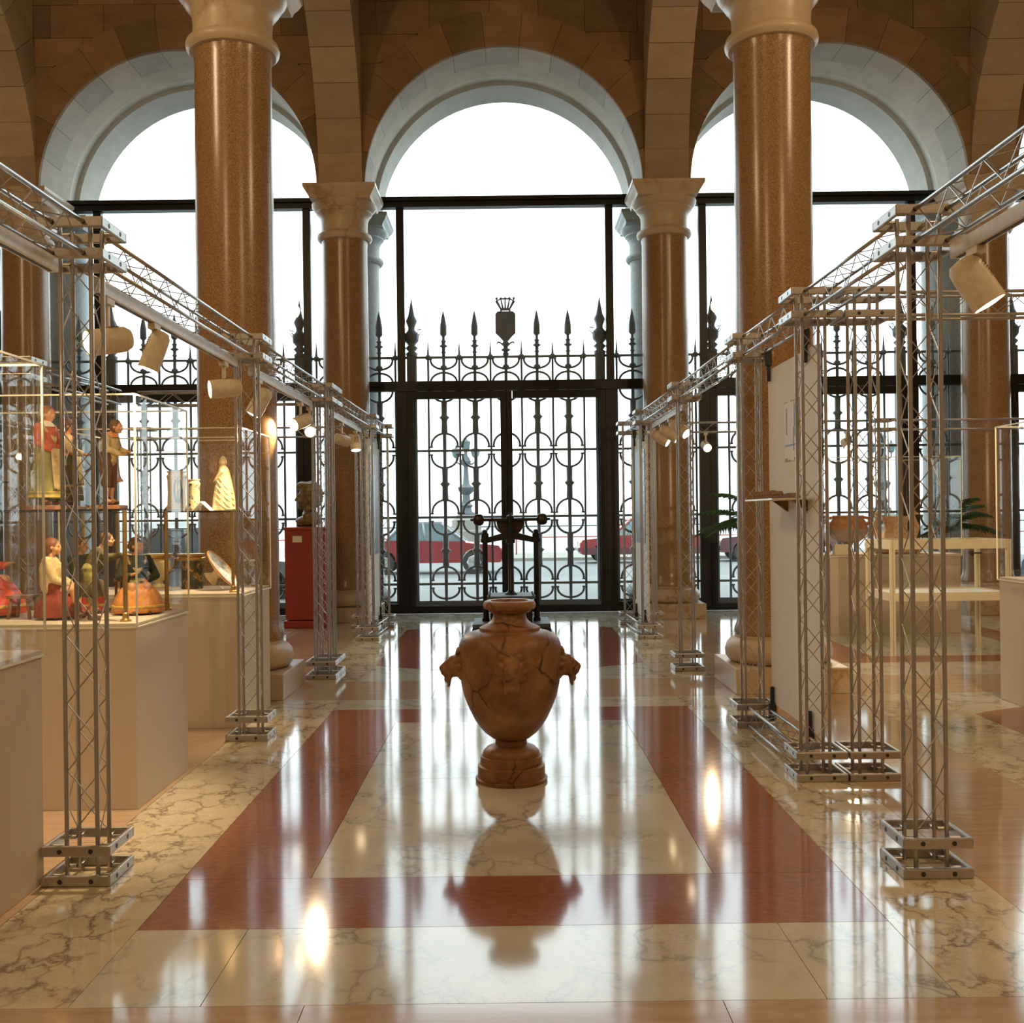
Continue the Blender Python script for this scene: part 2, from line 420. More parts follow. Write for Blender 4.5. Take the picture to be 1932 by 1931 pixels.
# ---- arcaded wall of stone blocks
def arch_wall(name, y0, y1, r, mat, parent=None):
    bl = B(); n = 40
    for b in BAYS:
        cx = b*S; xs = [-S/2] + [-r*math.cos(math.pi*i/n) for i in range(n+1)] + [S/2]
        zs = [ZS] + [ZS+r*math.sin(math.pi*i/n) for i in range(n+1)] + [ZS]
        V = [(cx+x, y, z) for x, z in zip(xs, zs) for y in (y0, y1)] + [(cx+x, y, ZT) for x in xs for y in (y0, y1)]
        m = len(xs); fs = []
        for i in range(m-1):
            a = 2*i; c = 2*m+2*i
            fs += [(a, a+2, c+2, c), (a+1, c+1, c+3, a+3), (a, a+1, a+3, a+2)]
        bl._add(V, fs)
    return bl.build(name, M[mat], parent)
RO = AR+.45
wb = struct(arch_wall('wall_back', YW0+.05, YW1-.01, AR+.25, 'mortar'))
nv = 13
for b in BAYS:
    cx = b*S
    for i in range(nv):
        a0 = math.pi*i/nv+.0012; a1 = math.pi*(i+1)/nv-.0012; k = 5
        ro = RO + (random.choice((0, 0, .03)) )
        po = [(cx+AR*math.cos(a0+(a1-a0)*j/k), ZS+AR*math.sin(a0+(a1-a0)*j/k)) for j in range(k+1)]
        pp = [(cx+max(-S/2+.02, min(S/2-.02, ro*math.cos(a1-(a1-a0)*j/k))), ZS+ro*math.sin(a1-(a1-a0)*j/k)) for j in range(k+1)]
        # front of each stone, then its underside coloured paler to suggest daylight
        B().prism(po+pp, 'y', YW0, YW0+.06).build('voussoir', M['limestone'], wb)
        B().prism(po+pp, 'y', YW0+.06, YW1).build('voussoir', M['soffit_daylit'], wb)
    # coursed blocks over the ring
    z = ZS; row = 0
    hs = (.42,.36,.46,.40,.38,.44,.40,.36)
    while z < ZT-.05:
        h = hs[row % len(hs)]; z1 = min(z+h, ZT); x = -S/2; off = (row*.37) % .8
        cuts = [-S/2]; xx = -S/2+.25+off
        while xx < S/2-.2: cuts.append(xx); xx += random.uniform(.62, 1.15)
        cuts.append(S/2)
        for xa, xb in zip(cuts, cuts[1:]):
            xa += .003; xb -= .003; q = 7; low = []
            for j in range(q+1):
                px_ = xa+(xb-xa)*j/q
                zz = ZS+math.sqrt(max(0, (RO-.01)**2-px_*px_)) if abs(px_) < RO-.01 else ZS
                low.append((px_, max(z+.003, zz)))
            keep = [p for p in low if p[1] < z1-.01]
            if len(keep) < 2: continue
            po = [(cx+p[0], p[1]) for p in keep] + [(cx+keep[-1][0], z1-.003), (cx+keep[0][0], z1-.003)]
            B().prism(po, 'y', YW0+.012, YW0+.10).build('stone_block', M['limestone'], wb)
        z = z1; row += 1
arch_wall('barrel_vault', YW1-.01, 15.42, AR+.07, 'soffit_daylit', wb)
arch_wall('outer_arch', 15.42, 16.06, AR, 'soffit_daylit', wb)

# ---- transverse ribs from the wall to the free columns
RY0, RY1 = YA+.30, YW0; RR = (RY1-RY0)/2; RC = (RY0+RY1)/2; RW = .29
for ti, X in enumerate((-1.5*S, -.5*S, .5*S, 1.5*S)):
    bl = B(); n = 40; r = RR+.25
    ys = [RY0-.6]+[RC-r*math.cos(math.pi*i/n) for i in range(n+1) if RY0 <= RC-r*math.cos(math.pi*i/n) <= RY1]
    ys = [RY0-.6, RY0] + [y for y in ys[1:] if RY0 < y < RY1] + [RY1]
    V = []
    for y in ys:
        zz = ZS if y <= RY0 else ZS+math.sqrt(max(0, r*r-(y-RC)**2))
        for x in (X-RW+.02, X+RW-.02): V += [(x, y, zz), (x, y, ZT)]
    fs = []
    for i in range(len(ys)-1):
        a = 4*i
        fs += [(a, a+1, a+5, a+4), (a+2, a+6, a+7, a+3), (a, a+4, a+6, a+2)]
    fs.append((0, 2, 3, 1)); bl._add(V, fs)
    rb = struct(bl.build('trim_%d' % (ti+1), M['limestone_rib']))
    nr = 19
    for i in range(nr):
        a0 = math.pi*i/nr+.0015; a1 = math.pi*(i+1)/nr-.0015; k = 4; ro = RR+.62
        po = [(RC-RR*math.cos(a0+(a1-a0)*j/k), ZS+RR*math.sin(a0+(a1-a0)*j/k)) for j in range(k+1)]
        pp = [(RC-ro*math.cos(a1-(a1-a0)*j/k), ZS+ro*math.sin(a1-(a1-a0)*j/k)) for j in range(k+1)]
        pp = [(min(max(y, RY0-.01), RY1-.001), z) for y, z in pp]
        B().prism(po+pp, 'x', X-RW, X+RW).build('voussoir', M['limestone_rib'], rb)

# ---- columns
def make_column():
    t = thing('column', '', 'column')
    B().box((-.435,-.435,0), (.435,.435,.20)).build('plinth', M['capital_marble'], t, bevel=.006)
    prof = [(.36,.20),(.395,.215),(.42,.25),(.425,.30),(.41,.35),(.375,.385),(.345,.395),(.345,.42),(.335,.425)]
    B().lathe(prof, n=40).build('base_torus', M['capital_marble'], t)
    sh = [(.345,.425),(.345,.47),(.325,.52),(.316,.60)]+[(.316-.014*((z-.6)/4.5)**1.5, z) for z in (1.2,2,2.8,3.6,4.4,5.05)]+[(.312,5.12)]
    B().lathe(sh, n=48).build('shaft', M['granite'], t)
    B().lathe([(.31,5.12),(.34,5.125),(.365,5.15),(.372,5.18),(.362,5.21),(.335,5.23),(.318,5.235)], n=40).build('astragal', M['capital_marble'], t)
    B().lathe([(.315,5.235),(.312,5.34),(.318,5.41),(.34,5.46),(.375,5.50),(.375,5.52),(.40,5.54),(.43,5.58),(.438,5.62)], n=40).build('echinus', M['capital_marble'], t)
    b = B()
    for h0, h1, z0, z1 in ((.40,.415,5.62,5.66),(.415,.45,5.66,5.71),(.45,.472,5.71,5.755),(.478,.478,5.755,ZS)):
        b._add([(sx*h, sy*h, z) for h, z in ((h0, z0), (h1, z1)) for sx, sy in ((-1,-1),(1,-1),(1,1),(-1,1))],
               [(0,1,5,4),(1,2,6,5),(2,3,7,6),(3,0,4,7),(3,2,1,0),(4,5,6,7)])
    b.build('abacus', M['capital_marble'], t)
    return t
used = []; cp = make_column()
for X, Y, lb in ((-XC, YA, 'tall polished brown granite column standing free behind the third glass case'),
                 (XC, YA, 'tall polished brown granite column standing free behind the clamped white panel'),
                 (-XC, YB, 'granite column at the glass wall beside the red bust pedestal'),
                 (XC, YB, 'granite column at the glass wall beside the potted palm'),
                 (-1.5*S, YB, 'granite column at the glass wall behind the first figurine cases'),
                 (1.5*S, YB, 'granite column at the glass wall behind the terracotta pot case'),
                 (-XC, YO, 'pale column outside the glass, paired with the one by the red pedestal'),
                 (XC, YO, 'pale column outside the glass, paired with the one by the palm'),
                 (-1.5*S, YO, 'pale column outside the glass behind the figurine cases'),
                 (1.5*S, YO, 'pale column outside the glass behind the terracotta pot case')):
    place(cp, used, (X, Y, 0), 0, lb)
# outer columns are of the grey stone of the facade
plain('column_grey', (.30,.33,.335), .5, 0, .15, 20)
for o in [o for o in bpy.data.objects if o.parent and o.parent.get('category') == 'column' and o.parent.location.y > 15.5]:
    me = o.data.copy(); me.materials.clear(); me.materials.append(M['column_grey']); o.data = me

# ---- black glazed screens: a window (fixed lights) and a double door in every bay
def bar(b, x0, x1, z0, z1, y0=YG, y1=YG+.09): b.box((x0, y0, z0), (x1, y1, z1)); return b
for i, bn in enumerate(BAYS):
    cx = bn*S
    wn = struct(bpy.data.objects.new('window_%d' % (i+1), None)); COL.objects.link(wn); wn.location = (cx, YG, 0)
    for s in (-1, 1):
        bar(B(), cx+s*1.5-.075, cx+s*1.5+.075, 0, 3.20).build('post', M['black_frame'], wn, True)
        bar(B(), cx+s*1.5-.055, cx+s*1.5+.055, 3.32, 5.82).build('post', M['black_frame'], wn, True)
    bar(B(), cx-S/2, cx+S/2, 3.19, 3.33, YG-.03, YG+.10).build('transom', M['black_frame'], wn, True)
    tr = B(); bar(tr, cx-S/2, cx+S/2, 5.82, 5.875, YG-.05, YG+.10); bar(tr, cx-S/2, cx+S/2, 5.875, 5.915, YG+.0, YG+.08); bar(tr, cx-S/2, cx+S/2, 5.915, 5.97, YG-.05, YG+.10)
    tr.build('top_rail', M['black_frame'], wn, True)
    g = .004
    for x0, x1, z0, z1 in ((-1.445,1.445,3.33,5.82), (-S/2,-1.555,3.33,5.82), (1.555,S/2,3.33,5.82), (-S/2,-1.575,.14,3.19), (1.575,S/2,.14,3.19)):
        bar(B(), cx+x0+g, cx+x1-g, z0+g, z1-g, YG+.04, YG+.046).build('pane', M['window_glass'], wn, True)
    for s in (-1, 1): bar(B(), cx+s*1.575, cx+s*S/2, 0, .14).build('bottom_rail', M['black_frame'], wn, True)
    po = [(cx+(AR+.06)*math.cos(math.pi*k/32), max(5.972, ZS+(AR+.06)*math.sin(math.pi*k/32))) for k in range(33)]
    B().prism(po, 'y', YG+.04, YG+.046).build('pane', M['window_glass'], wn, True)
    dr = struct(bpy.data.objects.new('door_%d' % (i+1), None)); COL.objects.link(dr); dr.location = (cx, YG, 0)
    for s in (-1, 1):
        lf = B(); a, c = sorted((cx+s*.005, cx+s*1.42))
        bar(lf, a, a+.085 if s < 0 else a+.075, 0, 3.185); bar(lf, c-.085, c, 0, 3.185)
        bar(lf, a+.08, c-.08, 0, .10); bar(lf, a+.08, c-.08, 3.08, 3.185)
        d = lf.build('door_leaf', M['black_frame'], dr, True)
        bar(B(), a+.09, c-.09, .105, 3.075, YG+.04, YG+.046).build('pane', M['window_glass'], d).location = (-cx, -YG, 0)
        bar(B(), cx+s*.04-.012, cx+s*.04+.012, 1.0, 1.30, YG-.05, YG-.02).build('door_handle', M['cast_iron'], d).location = (-cx, -YG, 0)
# ================================================================ OUTSIDE
struct(B().box((-60, 15.15, -.5), (60, 24.0, -.02)).build('pavement', M['pavement']))
struct(B().box((-60, 24.0, -.6), (60, 35.2, -.14)).build('road', M['asphalt']))
struct(B().box((-60, 35.2, -.6), (60, 40.0, -.04)).build('quay_pavement', M['quay_stone']))
struct(B().box((-400, 40.0, -3.0), (400, 1800, -2.6)).build('sea', M['sea_grey']))

# ---- wrought iron gates (one per arch), built once and copied
GY = 15.335; RZ = (.413, 1.377, 2.34, 3.30); TR = 3.69; PP = .45
def make_gate():
    t = thing('iron_gate', '', 'gate'); I = M['iron']
    hw = S/2-.0
    for z in RZ+(TR,):
        B().box((-hw, -.012, z-.017), (hw, .012, z+.017)).build('rail', I, t)
    B().box((-hw, -.02, 0), (hw, .02, .17)).build('base_panel', I, t)
    # thick bar profile with collars
    prof = [(.020,.17)]
    segs = [(.413,1.377),(1.377,2.34),(2.34,3.30)]
    for a, b in segs:
        m = (a+b)/2
        prof += [(.026,a+.24),(.046,a+.25),(.042,m-.07),(.044,m-.035),(.078,m),(.044,m+.03),(.042,m+.06),(.046,b-.25),(.026,b-.24)]
    prof += [(.022,3.50),(.05,3.52),(.05,3.56),(.024,3.58),(.024,TR),(.03,TR+.01)]
    tb = B().lathe(prof, n=8).bm; me = bpy.data.meshes.new('bar'); tb.to_mesh(me); tb.free()
    sp = B().lathe([(.024,TR+.01),(.024,TR+.06),(.042,TR+.07),(.026,TR+.085),(.026,TR+.14),(.068,TR+.165),(.03,TR+.185),(.028,TR+.22),(.045,TR+.235),(.022,TR+.25),(.02,TR+.30),(.05,TR+.33),(.048,TR+.46),(.026,TR+.58),(.002,TR+.68)], n=8).bm
    ms = bpy.data.meshes.new('spearhead'); sp.to_mesh(ms); sp.free()
    for x in (-1.83,-.90,-.45,.45,.90,1.83):
        o = link('bar', me, I, t, (x,0,0)); link('spearhead', ms, I, o)
    o = link('bar', me, I, t, (0,0,0))
    # shield with crown on the middle bar
    cr = B().lathe([(.026,TR),(.05,TR+.04),(.03,TR+.07),(.075,TR+.10),(.03,TR+.13),(.045,TR+.17),(.05,TR+.20),(.028,TR+.235)], n=8)
    shp = [(-.03,TR+.22),(-.09,TR+.29),(-.145,TR+.34),(-.145,TR+.62),(-.11,TR+.655),(.11,TR+.655),(.145,TR+.62),(.145,TR+.34),(.09,TR+.29),(.03,TR+.22)]
    cr.prism(shp, 'y', -.02, .02)
    cr.build('shield', I, o)
    cw = B()
    cw.box((-.07,-.03,TR+.67),(.07,.03,TR+.70)); cw.box((-.075,-.02,TR+.652),(-.05,.02,TR+.70)); cw.box((.05,-.02,TR+.652),(.075,.02,TR+.70))
    for k in (-2,-1,0,1,2):
        cw.rod((k*.035,0,TR+.70),(k*.062,0,TR+.83),.016,.010,6); cw.ball((k*.062,0,TR+.845),.020,n=8)
    cw.tube([(-.075,0,TR+.71),(-.135,0,TR+.80),(-.06,0,TR+.84),(.06,0,TR+.84),(.135,0,TR+.80),(.075,0,TR+.71)], .013)
    cw.build('crown', I, o)
    for s in (-1, 1):                                    # scrolls under the shield
        B().tube([(s*.02,0,TR+.15),(s*.07,0,TR+.20),(s*.11,0,TR+.215),(s*.125,0,TR+.19)], .012).build('scroll', I, o)
    th = B().rod((0,0,.17),(0,0,TR+.02),.018,n=6)
    th.ball((0,0,TR),.045,n=8); th.rod((0,0,TR+.03),(0,0,TR+.26),.02,.002,6)
    mt = bpy.data.meshes.new('thin_bar'); th.bm.to_mesh(mt); th.bm.free()
    for x in (-2.06,-1.60,-1.125,-.675,-.225,.225,.675,1.125,1.60,2.06): link('thin_bar', mt, I, t, (x,0,0))
    # half rings round every thick bar
    def ring(rx, z0, z1):
        b = B(); n = 12; sg = 1 if z1 > z0 else -1
        pts = [(rx+.012,0,z0),(rx-.004,0,z0)] + [(rx*math.cos(math.pi*i/n), 0, z0+.02*sg+(z1-z0-.02*sg)*math.sin(math.pi*i/n)) for i in range(n+1)] + [(-rx+.004,0,z0),(-rx-.012,0,z0)]
        b.tube(pts, .0165, 6)
        for s in (-1, 1): b.box((s*rx-.022,-.014,z0-.012),(s*rx+.022,.014,z0+.012))
        m = bpy.data.meshes.new('half_ring'); b.bm.to_mesh(m); b.bm.free(); return m
    arcs = []
    for z in RZ:
        if z < 3: arcs.append(ring(.19, z+.055, z+.25))
        else: arcs.append(ring(.19, z+.01, z+.17))
        arcs.append(ring(.19, z-.06, z-.25 if z > .5 else .20))
    arcs.append(ring(.19, TR-.02, TR-.17))
    for x in (-1.83,-.90,-.45,0,.45,.90,1.83):
        for m in arcs: link('half_ring', m, I, t, (x,0,0))
    # gate posts
    pm = B().box((-.07,-.045,0),(.07,.045,TR+.02))
    for k in (-.045,0,.045): pm.rod((k,-.05,.2),(k,-.05,TR),.014,n=6)
    pm.lathe([(.08,TR+.02),(.09,TR+.06),(.05,TR+.09),(.095,TR+.14),(.05,TR+.18),(.10,TR+.24),(.11,TR+.33),(.05,TR+.40),(.05,TR+.44),(.085,TR+.53),(.05,TR+.60),(.025,TR+.72),(.002,TR+.86)], n=8)
    for a in range(8):
        c = math.cos(a*math.pi/4); s_ = math.sin(a*math.pi/4)
        pm.rod((.08*c,.08*s_,TR+.30),(.19*c,.10*s_,TR+.42),.008,.003,5); pm.rod((.19*c,.10*s_,TR+.42),(.08*c,.08*s_,TR+.41),.004,.004,5)
    mp_ = bpy.data.meshes.new('gate_post'); pm.bm.to_mesh(mp_); pm.bm.free()
    for s in (-1, 1): link('gate_post', mp_, I, t, (s*1.36,0,0))
    return t
used = []; gp = make_gate()
for b, lb in ((0, 'black iron gate with spearheads and crowned shield outside the middle arch'),
              (-1, 'black iron gate with ringed bars outside the arch behind the figurine cases'),
              (1, 'black iron gate with ringed bars outside the arch behind the terracotta pot'),
              (-2, 'iron gate outside the farthest arch on the figurine case side'),
              (2, 'iron gate outside the farthest arch on the terracotta pot side')):
    place(gp, used, (b*S, GY, 0), 0, lb)

# ---- cars on the road
def car(label, x0, Y, mats, flip=False, L=3.9, hh=1.38, two=None, z=-.14):
    t = thing('car', label, 'car', (x0+L/2, Y, z)); W = 1.56; k = L/3.9; q = hh/1.38
    def pt(x, zz): return ((x*k-L/2)*(-1 if flip else 1), zz*q)
    low = [(.06,.30),(.0,.45),(.02,.62),(.10,.74),(.95,.82),(1.0,.86),(2.95,.90),(3.70,.86),(3.84,.78),(3.90,.60),(3.88,.40),(3.82,.28)]
    arch = []
    for cx in (3.15,.75):
        arch += [(cx+.36*math.cos(math.pi*i/8), .30+.36*math.sin(math.pi*i/8)) for i in range(9)]
    B().prism([pt(*p) for p in low+[(3.55,.28)]+[p for p in arch if True]], 'y', -W/2, W/2).build('body', M[mats[0]], t)
    if two: B().box((-L/2+.1,-W/2-.012,.28),(L/2-.1,W/2+.012,.48)).build('sill', M[two], t)
    # greenhouse
    b = B(); bot = [(.98,.84),(3.05,.90)]; top = [(1.62,1.34),(2.62,1.36)]
    def gh(i0, i1):
        v = []
        for (x, zz), yy in ((bot[0], W/2-.06), (bot[1], W/2-.06), (top[1], W/2-.20), (top[0], W/2-.20)):
            X_, Z_ = pt(x, zz); v += [(X_, -yy, Z_), (X_, yy, Z_)]
        return v
    v = gh(0, 1); b._add(v, [(0,2,4,6),(1,7,5,3),(0,6,7,1),(2,3,5,4)]); b.build('window', M['car_window'], t)
    r = B(); p0 = pt(1.58,1.33); p1 = pt(2.66,1.35); xs = sorted((p0[0], p1[0]))
    r.box((xs[0],-W/2+.19,1.325*q),(xs[1],W/2-.19,1.38*q))
    for (xa, za), (xb, zb) in (((.98,.84),(1.62,1.34)),((3.05,.90),(2.62,1.36)),((2.02,.87),(2.10,1.35))):
        for s in (-1, 1):
            a = pt(xa, za); c = pt(xb, zb); r.rod((a[0], s*(W/2-.055), a[1]), (c[0], s*(W/2-.195), c[1]), .032, n=6)
    r.build('roof', M[mats[1]], t)
    for cx in (.75,3.15):
        X_ = pt(cx, .3)[0]
        for s in (-1, 1):
            wv = B().lathe([(.20,-.085),(.295,-.08),(.305,-.04),(.305,.04),(.295,.08),(.20,.085)], n=24).xf(Matrix.Translation((X_, s*(W/2-.09), .305)) @ Matrix.Rotation(R(90), 4, 'X')).build('wheel', M['rubber'], t)
            hb = B().lathe([(.02,-.09),(.10,-.095),(.17,-.09),(.195,-.075),(.195,.075),(.17,.09),(.02,.09)], n=16, fold=.05, fa=8).xf(Matrix.Translation((X_, s*(W/2-.088), .305)) @ Matrix.Rotation(R(90), 4, 'X')).build('hubcap', M['chrome'], wv)
    for x in (.0, 3.86):
        X_ = pt(x, 0)[0]; B().box((X_-.05,-W/2+.02,.38),(X_+.05,W/2-.02,.50)).build('bumper', M['car_dark'], t, bevel=.015)
    X_ = pt(.04, 0)[0]
    for s in (-1, 1): B().lathe([(.02,-.03),(.08,-.03),(.08,.03),(.02,.03)], n=12).xf(Matrix.Translation((X_, s*.55, .64)) @ Matrix.Rotation(R(90), 4, 'Y')).build('headlight', M['chrome'], t)
    return t
car('red saloon car with pale roof driving past the middle gate', -4.05, 28.6, ('car_red', 'car_white'), True)
car('two-tone red and maroon car nosing into the middle gate', 2.2, 33.4, ('car_red', 'car_red'), False, two='car_maroon')
car('dark maroon car seen between the palm fronds', 6.55, 33.6, ('car_maroon', 'car_maroon'), False)
car('pale white car parked close behind the red bust pedestal', -7.6, 19.2, ('car_white', 'car_white'), True, L=4.2)
car('blue car parked outside behind the tall glass case on the terracotta side', 8.9, 19.2, ('car_blue', 'car_blue'), False, L=4.2)
car('blue saloon car on the road behind the terracotta pot', 11.6, 33.6, ('car_blue', 'car_white'), False)

# ---- street lamps on the quay
def street_lamp(label, X, Y):
    t = thing('street_lamp', label, 'street lamp', (X, Y, -.04)); I = M['lamp_iron']
    B().lathe([(.55,0),(.55,.9),(.50,.95),(.50,1.28),(.42,1.34),(.33,1.45)], n=8).build('plinth', M['quay_stone'], t)
    B().lathe([(.30,1.45),(.30,1.52),(.20,1.58),(.17,1.70),(.24,1.78),(.15,1.86),(.13,2.15),(.24,2.25),(.30,2.40),(.16,2.48),(.11,2.55),(.075,3.1),(.09,3.14),(.15,3.2),(.18,3.3),(.12,3.42),(.06,3.5),(.05,3.7)], n=14).build('post', I, t)
    for k, (dx, z0, h) in enumerate(((-.33,3.42,.33),(.33,3.42,.33),(0,3.62,.42))):
        if dx: B().tube([(0,0,3.25),(dx*.6,0,3.2),(dx,0,3.28),(dx,0,3.44)], .03).build('arm', I, t)
        ln = B().lathe([(.06,z0),(.12,z0+.06),(.17,z0+h*.8),(.17,z0+h*.82)], (dx,0,0), 6, False).build('lantern', M['car_window'], t)
        B().lathe([(.20,z0+h*.82),(.12,z0+h*.95),(.05,z0+h+.02),(.015,z0+h+.12)], (dx,0,0), 6, False).build('lantern_cap', I, ln)
    return t
street_lamp('iron street lamp with three lanterns seen through the middle gate', -1.42, 36.5)
street_lamp('iron street lamp with three lanterns above the terracotta pot case', 12.9, 36.5)
# ---- quay railing
t = thing('quay_railing', 'thin red and grey railing along the far side of the road', 'railing', (0, 38.5, -.04))
B().rod((-30,0,1.02),(30,0,1.02),.022,n=6).build('rail', M['lamp_iron'], t)
B().rod((-30,0,.62),(30,0,.62),.022,n=6).build('rail', M['railing_red'], t)
pm = None
for i in range(21):
    x = -30+3*i+.3
    if pm is None:
        o = B().rod((0,0,0),(0,0,1.03),.03,n=6).build('post', M['railing_red'], t); pm = o.data; o.location.x = x
    else: link('post', pm, None, t, (x,0,0))
# ================================================================ TRUSS SYSTEM
CH = .0595; FW = .1335; TH = 2.56; ZU, ZL = 2.54, 2.42      # chord offset, frame half width, chord heights
A, AF = M['alu'], M['alu_frame']
def lacing(z0, z1, per=.265):
    pts = []; n = max(2, int(round((z1-z0)/(per/2)))); return [(z0+(z1-z0)*i/n, (1 if i % 2 else -1)) for i in range(n+1)]
def make_tower():
    t = thing('truss_tower', '', 'truss tower', group='truss towers of the exhibition frame')
    lg = bpy.data.meshes.new('leg'); b = B().rod((0,0,.012),(0,0,TH-.006),.0088,n=10); b.bm.to_mesh(lg); b.bm.free()
    for sx in (-1,1):
        for sy in (-1,1): link('leg', lg, A, t, (sx*CH, sy*CH, 0))
    # lacing on the four faces
    b = B(); L = lacing(.165, 2.39)
    for (za, sa), (zb, sb) in zip(L, L[1:]): b.rod((sa*(CH-.006),0,za),(sb*(CH-.006),0,zb),.0026,n=5,caps=False)
    lm = bpy.data.meshes.new('lacing'); b.bm.to_mesh(lm); b.bm.free()
    for k in range(4):
        o = link('lacing', lm, A, t); a = k*math.pi/2; o.rotation_euler = (0,0,a); o.location = (-math.sin(a)*-CH, math.cos(a)*-CH, 0)
    fb = B().box((-FW,-.0085,-.02),(FW,.0085,.02)).build('frame_bar', AF, t, bevel=.005); fm = fb.data
    bo = B().rod((0,-.0093,0),(0,-.003,0),.0095,n=12)
    bom = bpy.data.meshes.new('bolt'); bo.bm.to_mesh(bom); bo.bm.free()
    st = B().rod((0,.008,0),(0,FW-CH-.0205,0),.0085,n=8)
    stm = bpy.data.meshes.new('stub'); st.bm.to_mesh(stm); st.bm.free()
    first = True
    for z in (.02,.135,ZL,ZU):
        for k in range(4):
            a = k*math.pi/2
            o = fb if first else link('frame_bar', fm, None, t); first = False
            o.rotation_euler = (0,0,a); o.location = (math.sin(a)*(FW-.0093), -math.cos(a)*(FW-.0093), z)
            
            for x in (-CH, CH): link('bolt', bom, M['bolt_dark'], o, (x,0,0)); link('stub', stm, A, o, (x,0,0))
    return t
used = []; tw = make_tower()
YT = FW
TOW = {'L1': (-1.666,4.04+YT,'between the empty glass case and the figurine case'),
       'L2': (-1.655,6.64+YT,'standing in front of the third glass case with the majolica jars'),
       'L3': (-1.63,9.13+YT,'of the back to back pair, nearer the third glass case'),
       'L3b': (-1.63,9.13+.28+YT,'of the back to back pair, nearer the bust pedestal'),
       'L4': (-1.60,11.93+YT,'holding the narrow pale panel near the bust pedestal'),
       'L5': (-1.575,13.3+YT,'by the glass wall behind the bust side pale panel'),
       'L5b': (-1.855,13.3+YT,'by the glass wall against the bust side column plinth'),
       'L6': (-3.47,7.45+YT,'standing back between the second and third glass cases'),
       'R1': (1.616,4.01+YT,'standing alone under the large spotlight opposite the first glass case'),
       'R2': (1.61,5.47+YT,'at the near end of the white panel with the glass shelf'),
       'R2b': (1.885,5.47+YT,'beside the white panel tower, carrying a crossing beam'),
       'R3': (1.60,6.85+YT,'behind the white panel, in front of the free granite column'),
       'R4': (1.593,9.36+YT,'standing single between the free column and the palm'),
       'R5': (1.565,11.8+YT,'holding the narrow pale panel near the palm'),
       'R6': (1.53,13.3+YT,'by the glass wall behind the palm side pale panel'),
       'R6b': (1.81,13.3+YT,'by the glass wall against the palm side column plinth'),
       'L7': (-4.6,13.3+YT,'by the glass wall behind the third glass case'),
       'R7': (4.75,13.3+YT,'by the glass wall behind the terracotta pot case')}
for k, (x, y, lb) in TOW.items(): place(tw, used, (x, y, 0), 0, 'slim aluminium truss tower '+lb)
def beam(label, p0, p1, zu=ZU, zl=ZL):
    """lattice beam between two tower faces; p are (x, y)"""
    p0 = Vector(p0); p1 = Vector(p1); d = p1-p0; Ln = d.length; an = math.atan2(d.y, d.x); mid = (p0+p1)/2
    t = thing('truss_beam', 'slim aluminium lattice beam '+label, 'truss beam', (mid.x, mid.y, zl), an, 'lattice beams of the exhibition frame')
    h = zu-zl
    for s in (-1,1):
        for z in (0,h): B().rod((-Ln/2,s*CH,z),(Ln/2,s*CH,z),.0088,n=10).build('chord', A, t)
    L = lacing(-Ln/2+.02, Ln/2-.02)
    for s in (-1,1):
        b = B()
        for (a, sa), (c, sc) in zip(L, L[1:]): b.rod((a,s*CH,h/2+sa*(h/2-.005)),(c,s*CH,h/2+sc*(h/2-.005)),.0026,n=5,caps=False)
        b.build('lacing', A, t)
    for z in (0,h):
        b = B()
        for (a, sa), (c, sc) in zip(L, L[1:]): b.rod((a,sa*(CH-.005),z),(c,sc*(CH-.005),z),.0026,n=5,caps=False)
        b.build('lacing', A, t)
    return t
def tb(a, b, label, zu=ZU, zl=ZL):
    xa, ya, _ = TOW[a]; xb, yb, _ = TOW[b]
    if abs(yb-ya) > abs(xb-xa): s = 1 if yb > ya else -1; return beam(label, (xa, ya+s*(FW+.010)), (xb, yb-s*(FW+.010)), zu, zl)
    s = 1 if xb > xa else -1; return beam(label, (xa+s*(FW+.010), ya), (xb-s*(FW+.010), yb), zu, zl)
beam('reaching forward over the first glass case', (-1.675,1.4), (-1.666,4.03))
beam('reaching forward past the large spotlight', (1.625,1.4), (1.616,4.0))
tb('L1','L2','overhead between the first two towers on the figurine side')
tb('L2','L3','overhead between the majolica case tower and the back to back pair')
tb('L3b','L4','overhead from the back to back pair to the pale panel by the bust')
tb('L4','L5','above the pale panel on the bust side'); tb('L4','L5','on the floor below the pale panel on the bust side', .135, .02)
tb('R1','R2','overhead from the large spotlight tower to the white panel')
tb('R2','R3','above the white panel with the glass shelf'); tb('R2','R3','on the floor below the white panel with the glass shelf', .135, .02)
tb('R3','R4','overhead in front of the free granite column on the palm side')
tb('R4','R5','overhead with three spotlights on the palm side')
tb('R5','R6','above the pale panel on the palm side'); tb('R5','R6','on the floor below the pale panel on the palm side', .135, .02)

beam('crossing from the back to back pair towards the figurine side', (-1.63-FW-.01, 9.41+YT), (-3.3, 9.41+YT))

beam('running from the paired towers across the terracotta side', (1.885+FW+.01, 5.47+YT), (4.9, 5.47+YT))
tb('L5b','L7','along the glass wall on the bust side'); tb('R6b','R7','along the glass wall on the palm side')
beam('along the glass wall past the terracotta pot case', (4.75+FW+.01, 13.3+YT), (7.6, 13.3+YT))
beam('running back between the second and third glass cases', (-3.47, 7.45+2*FW+YT-FW+.01), (-3.47, 9.25+YT))

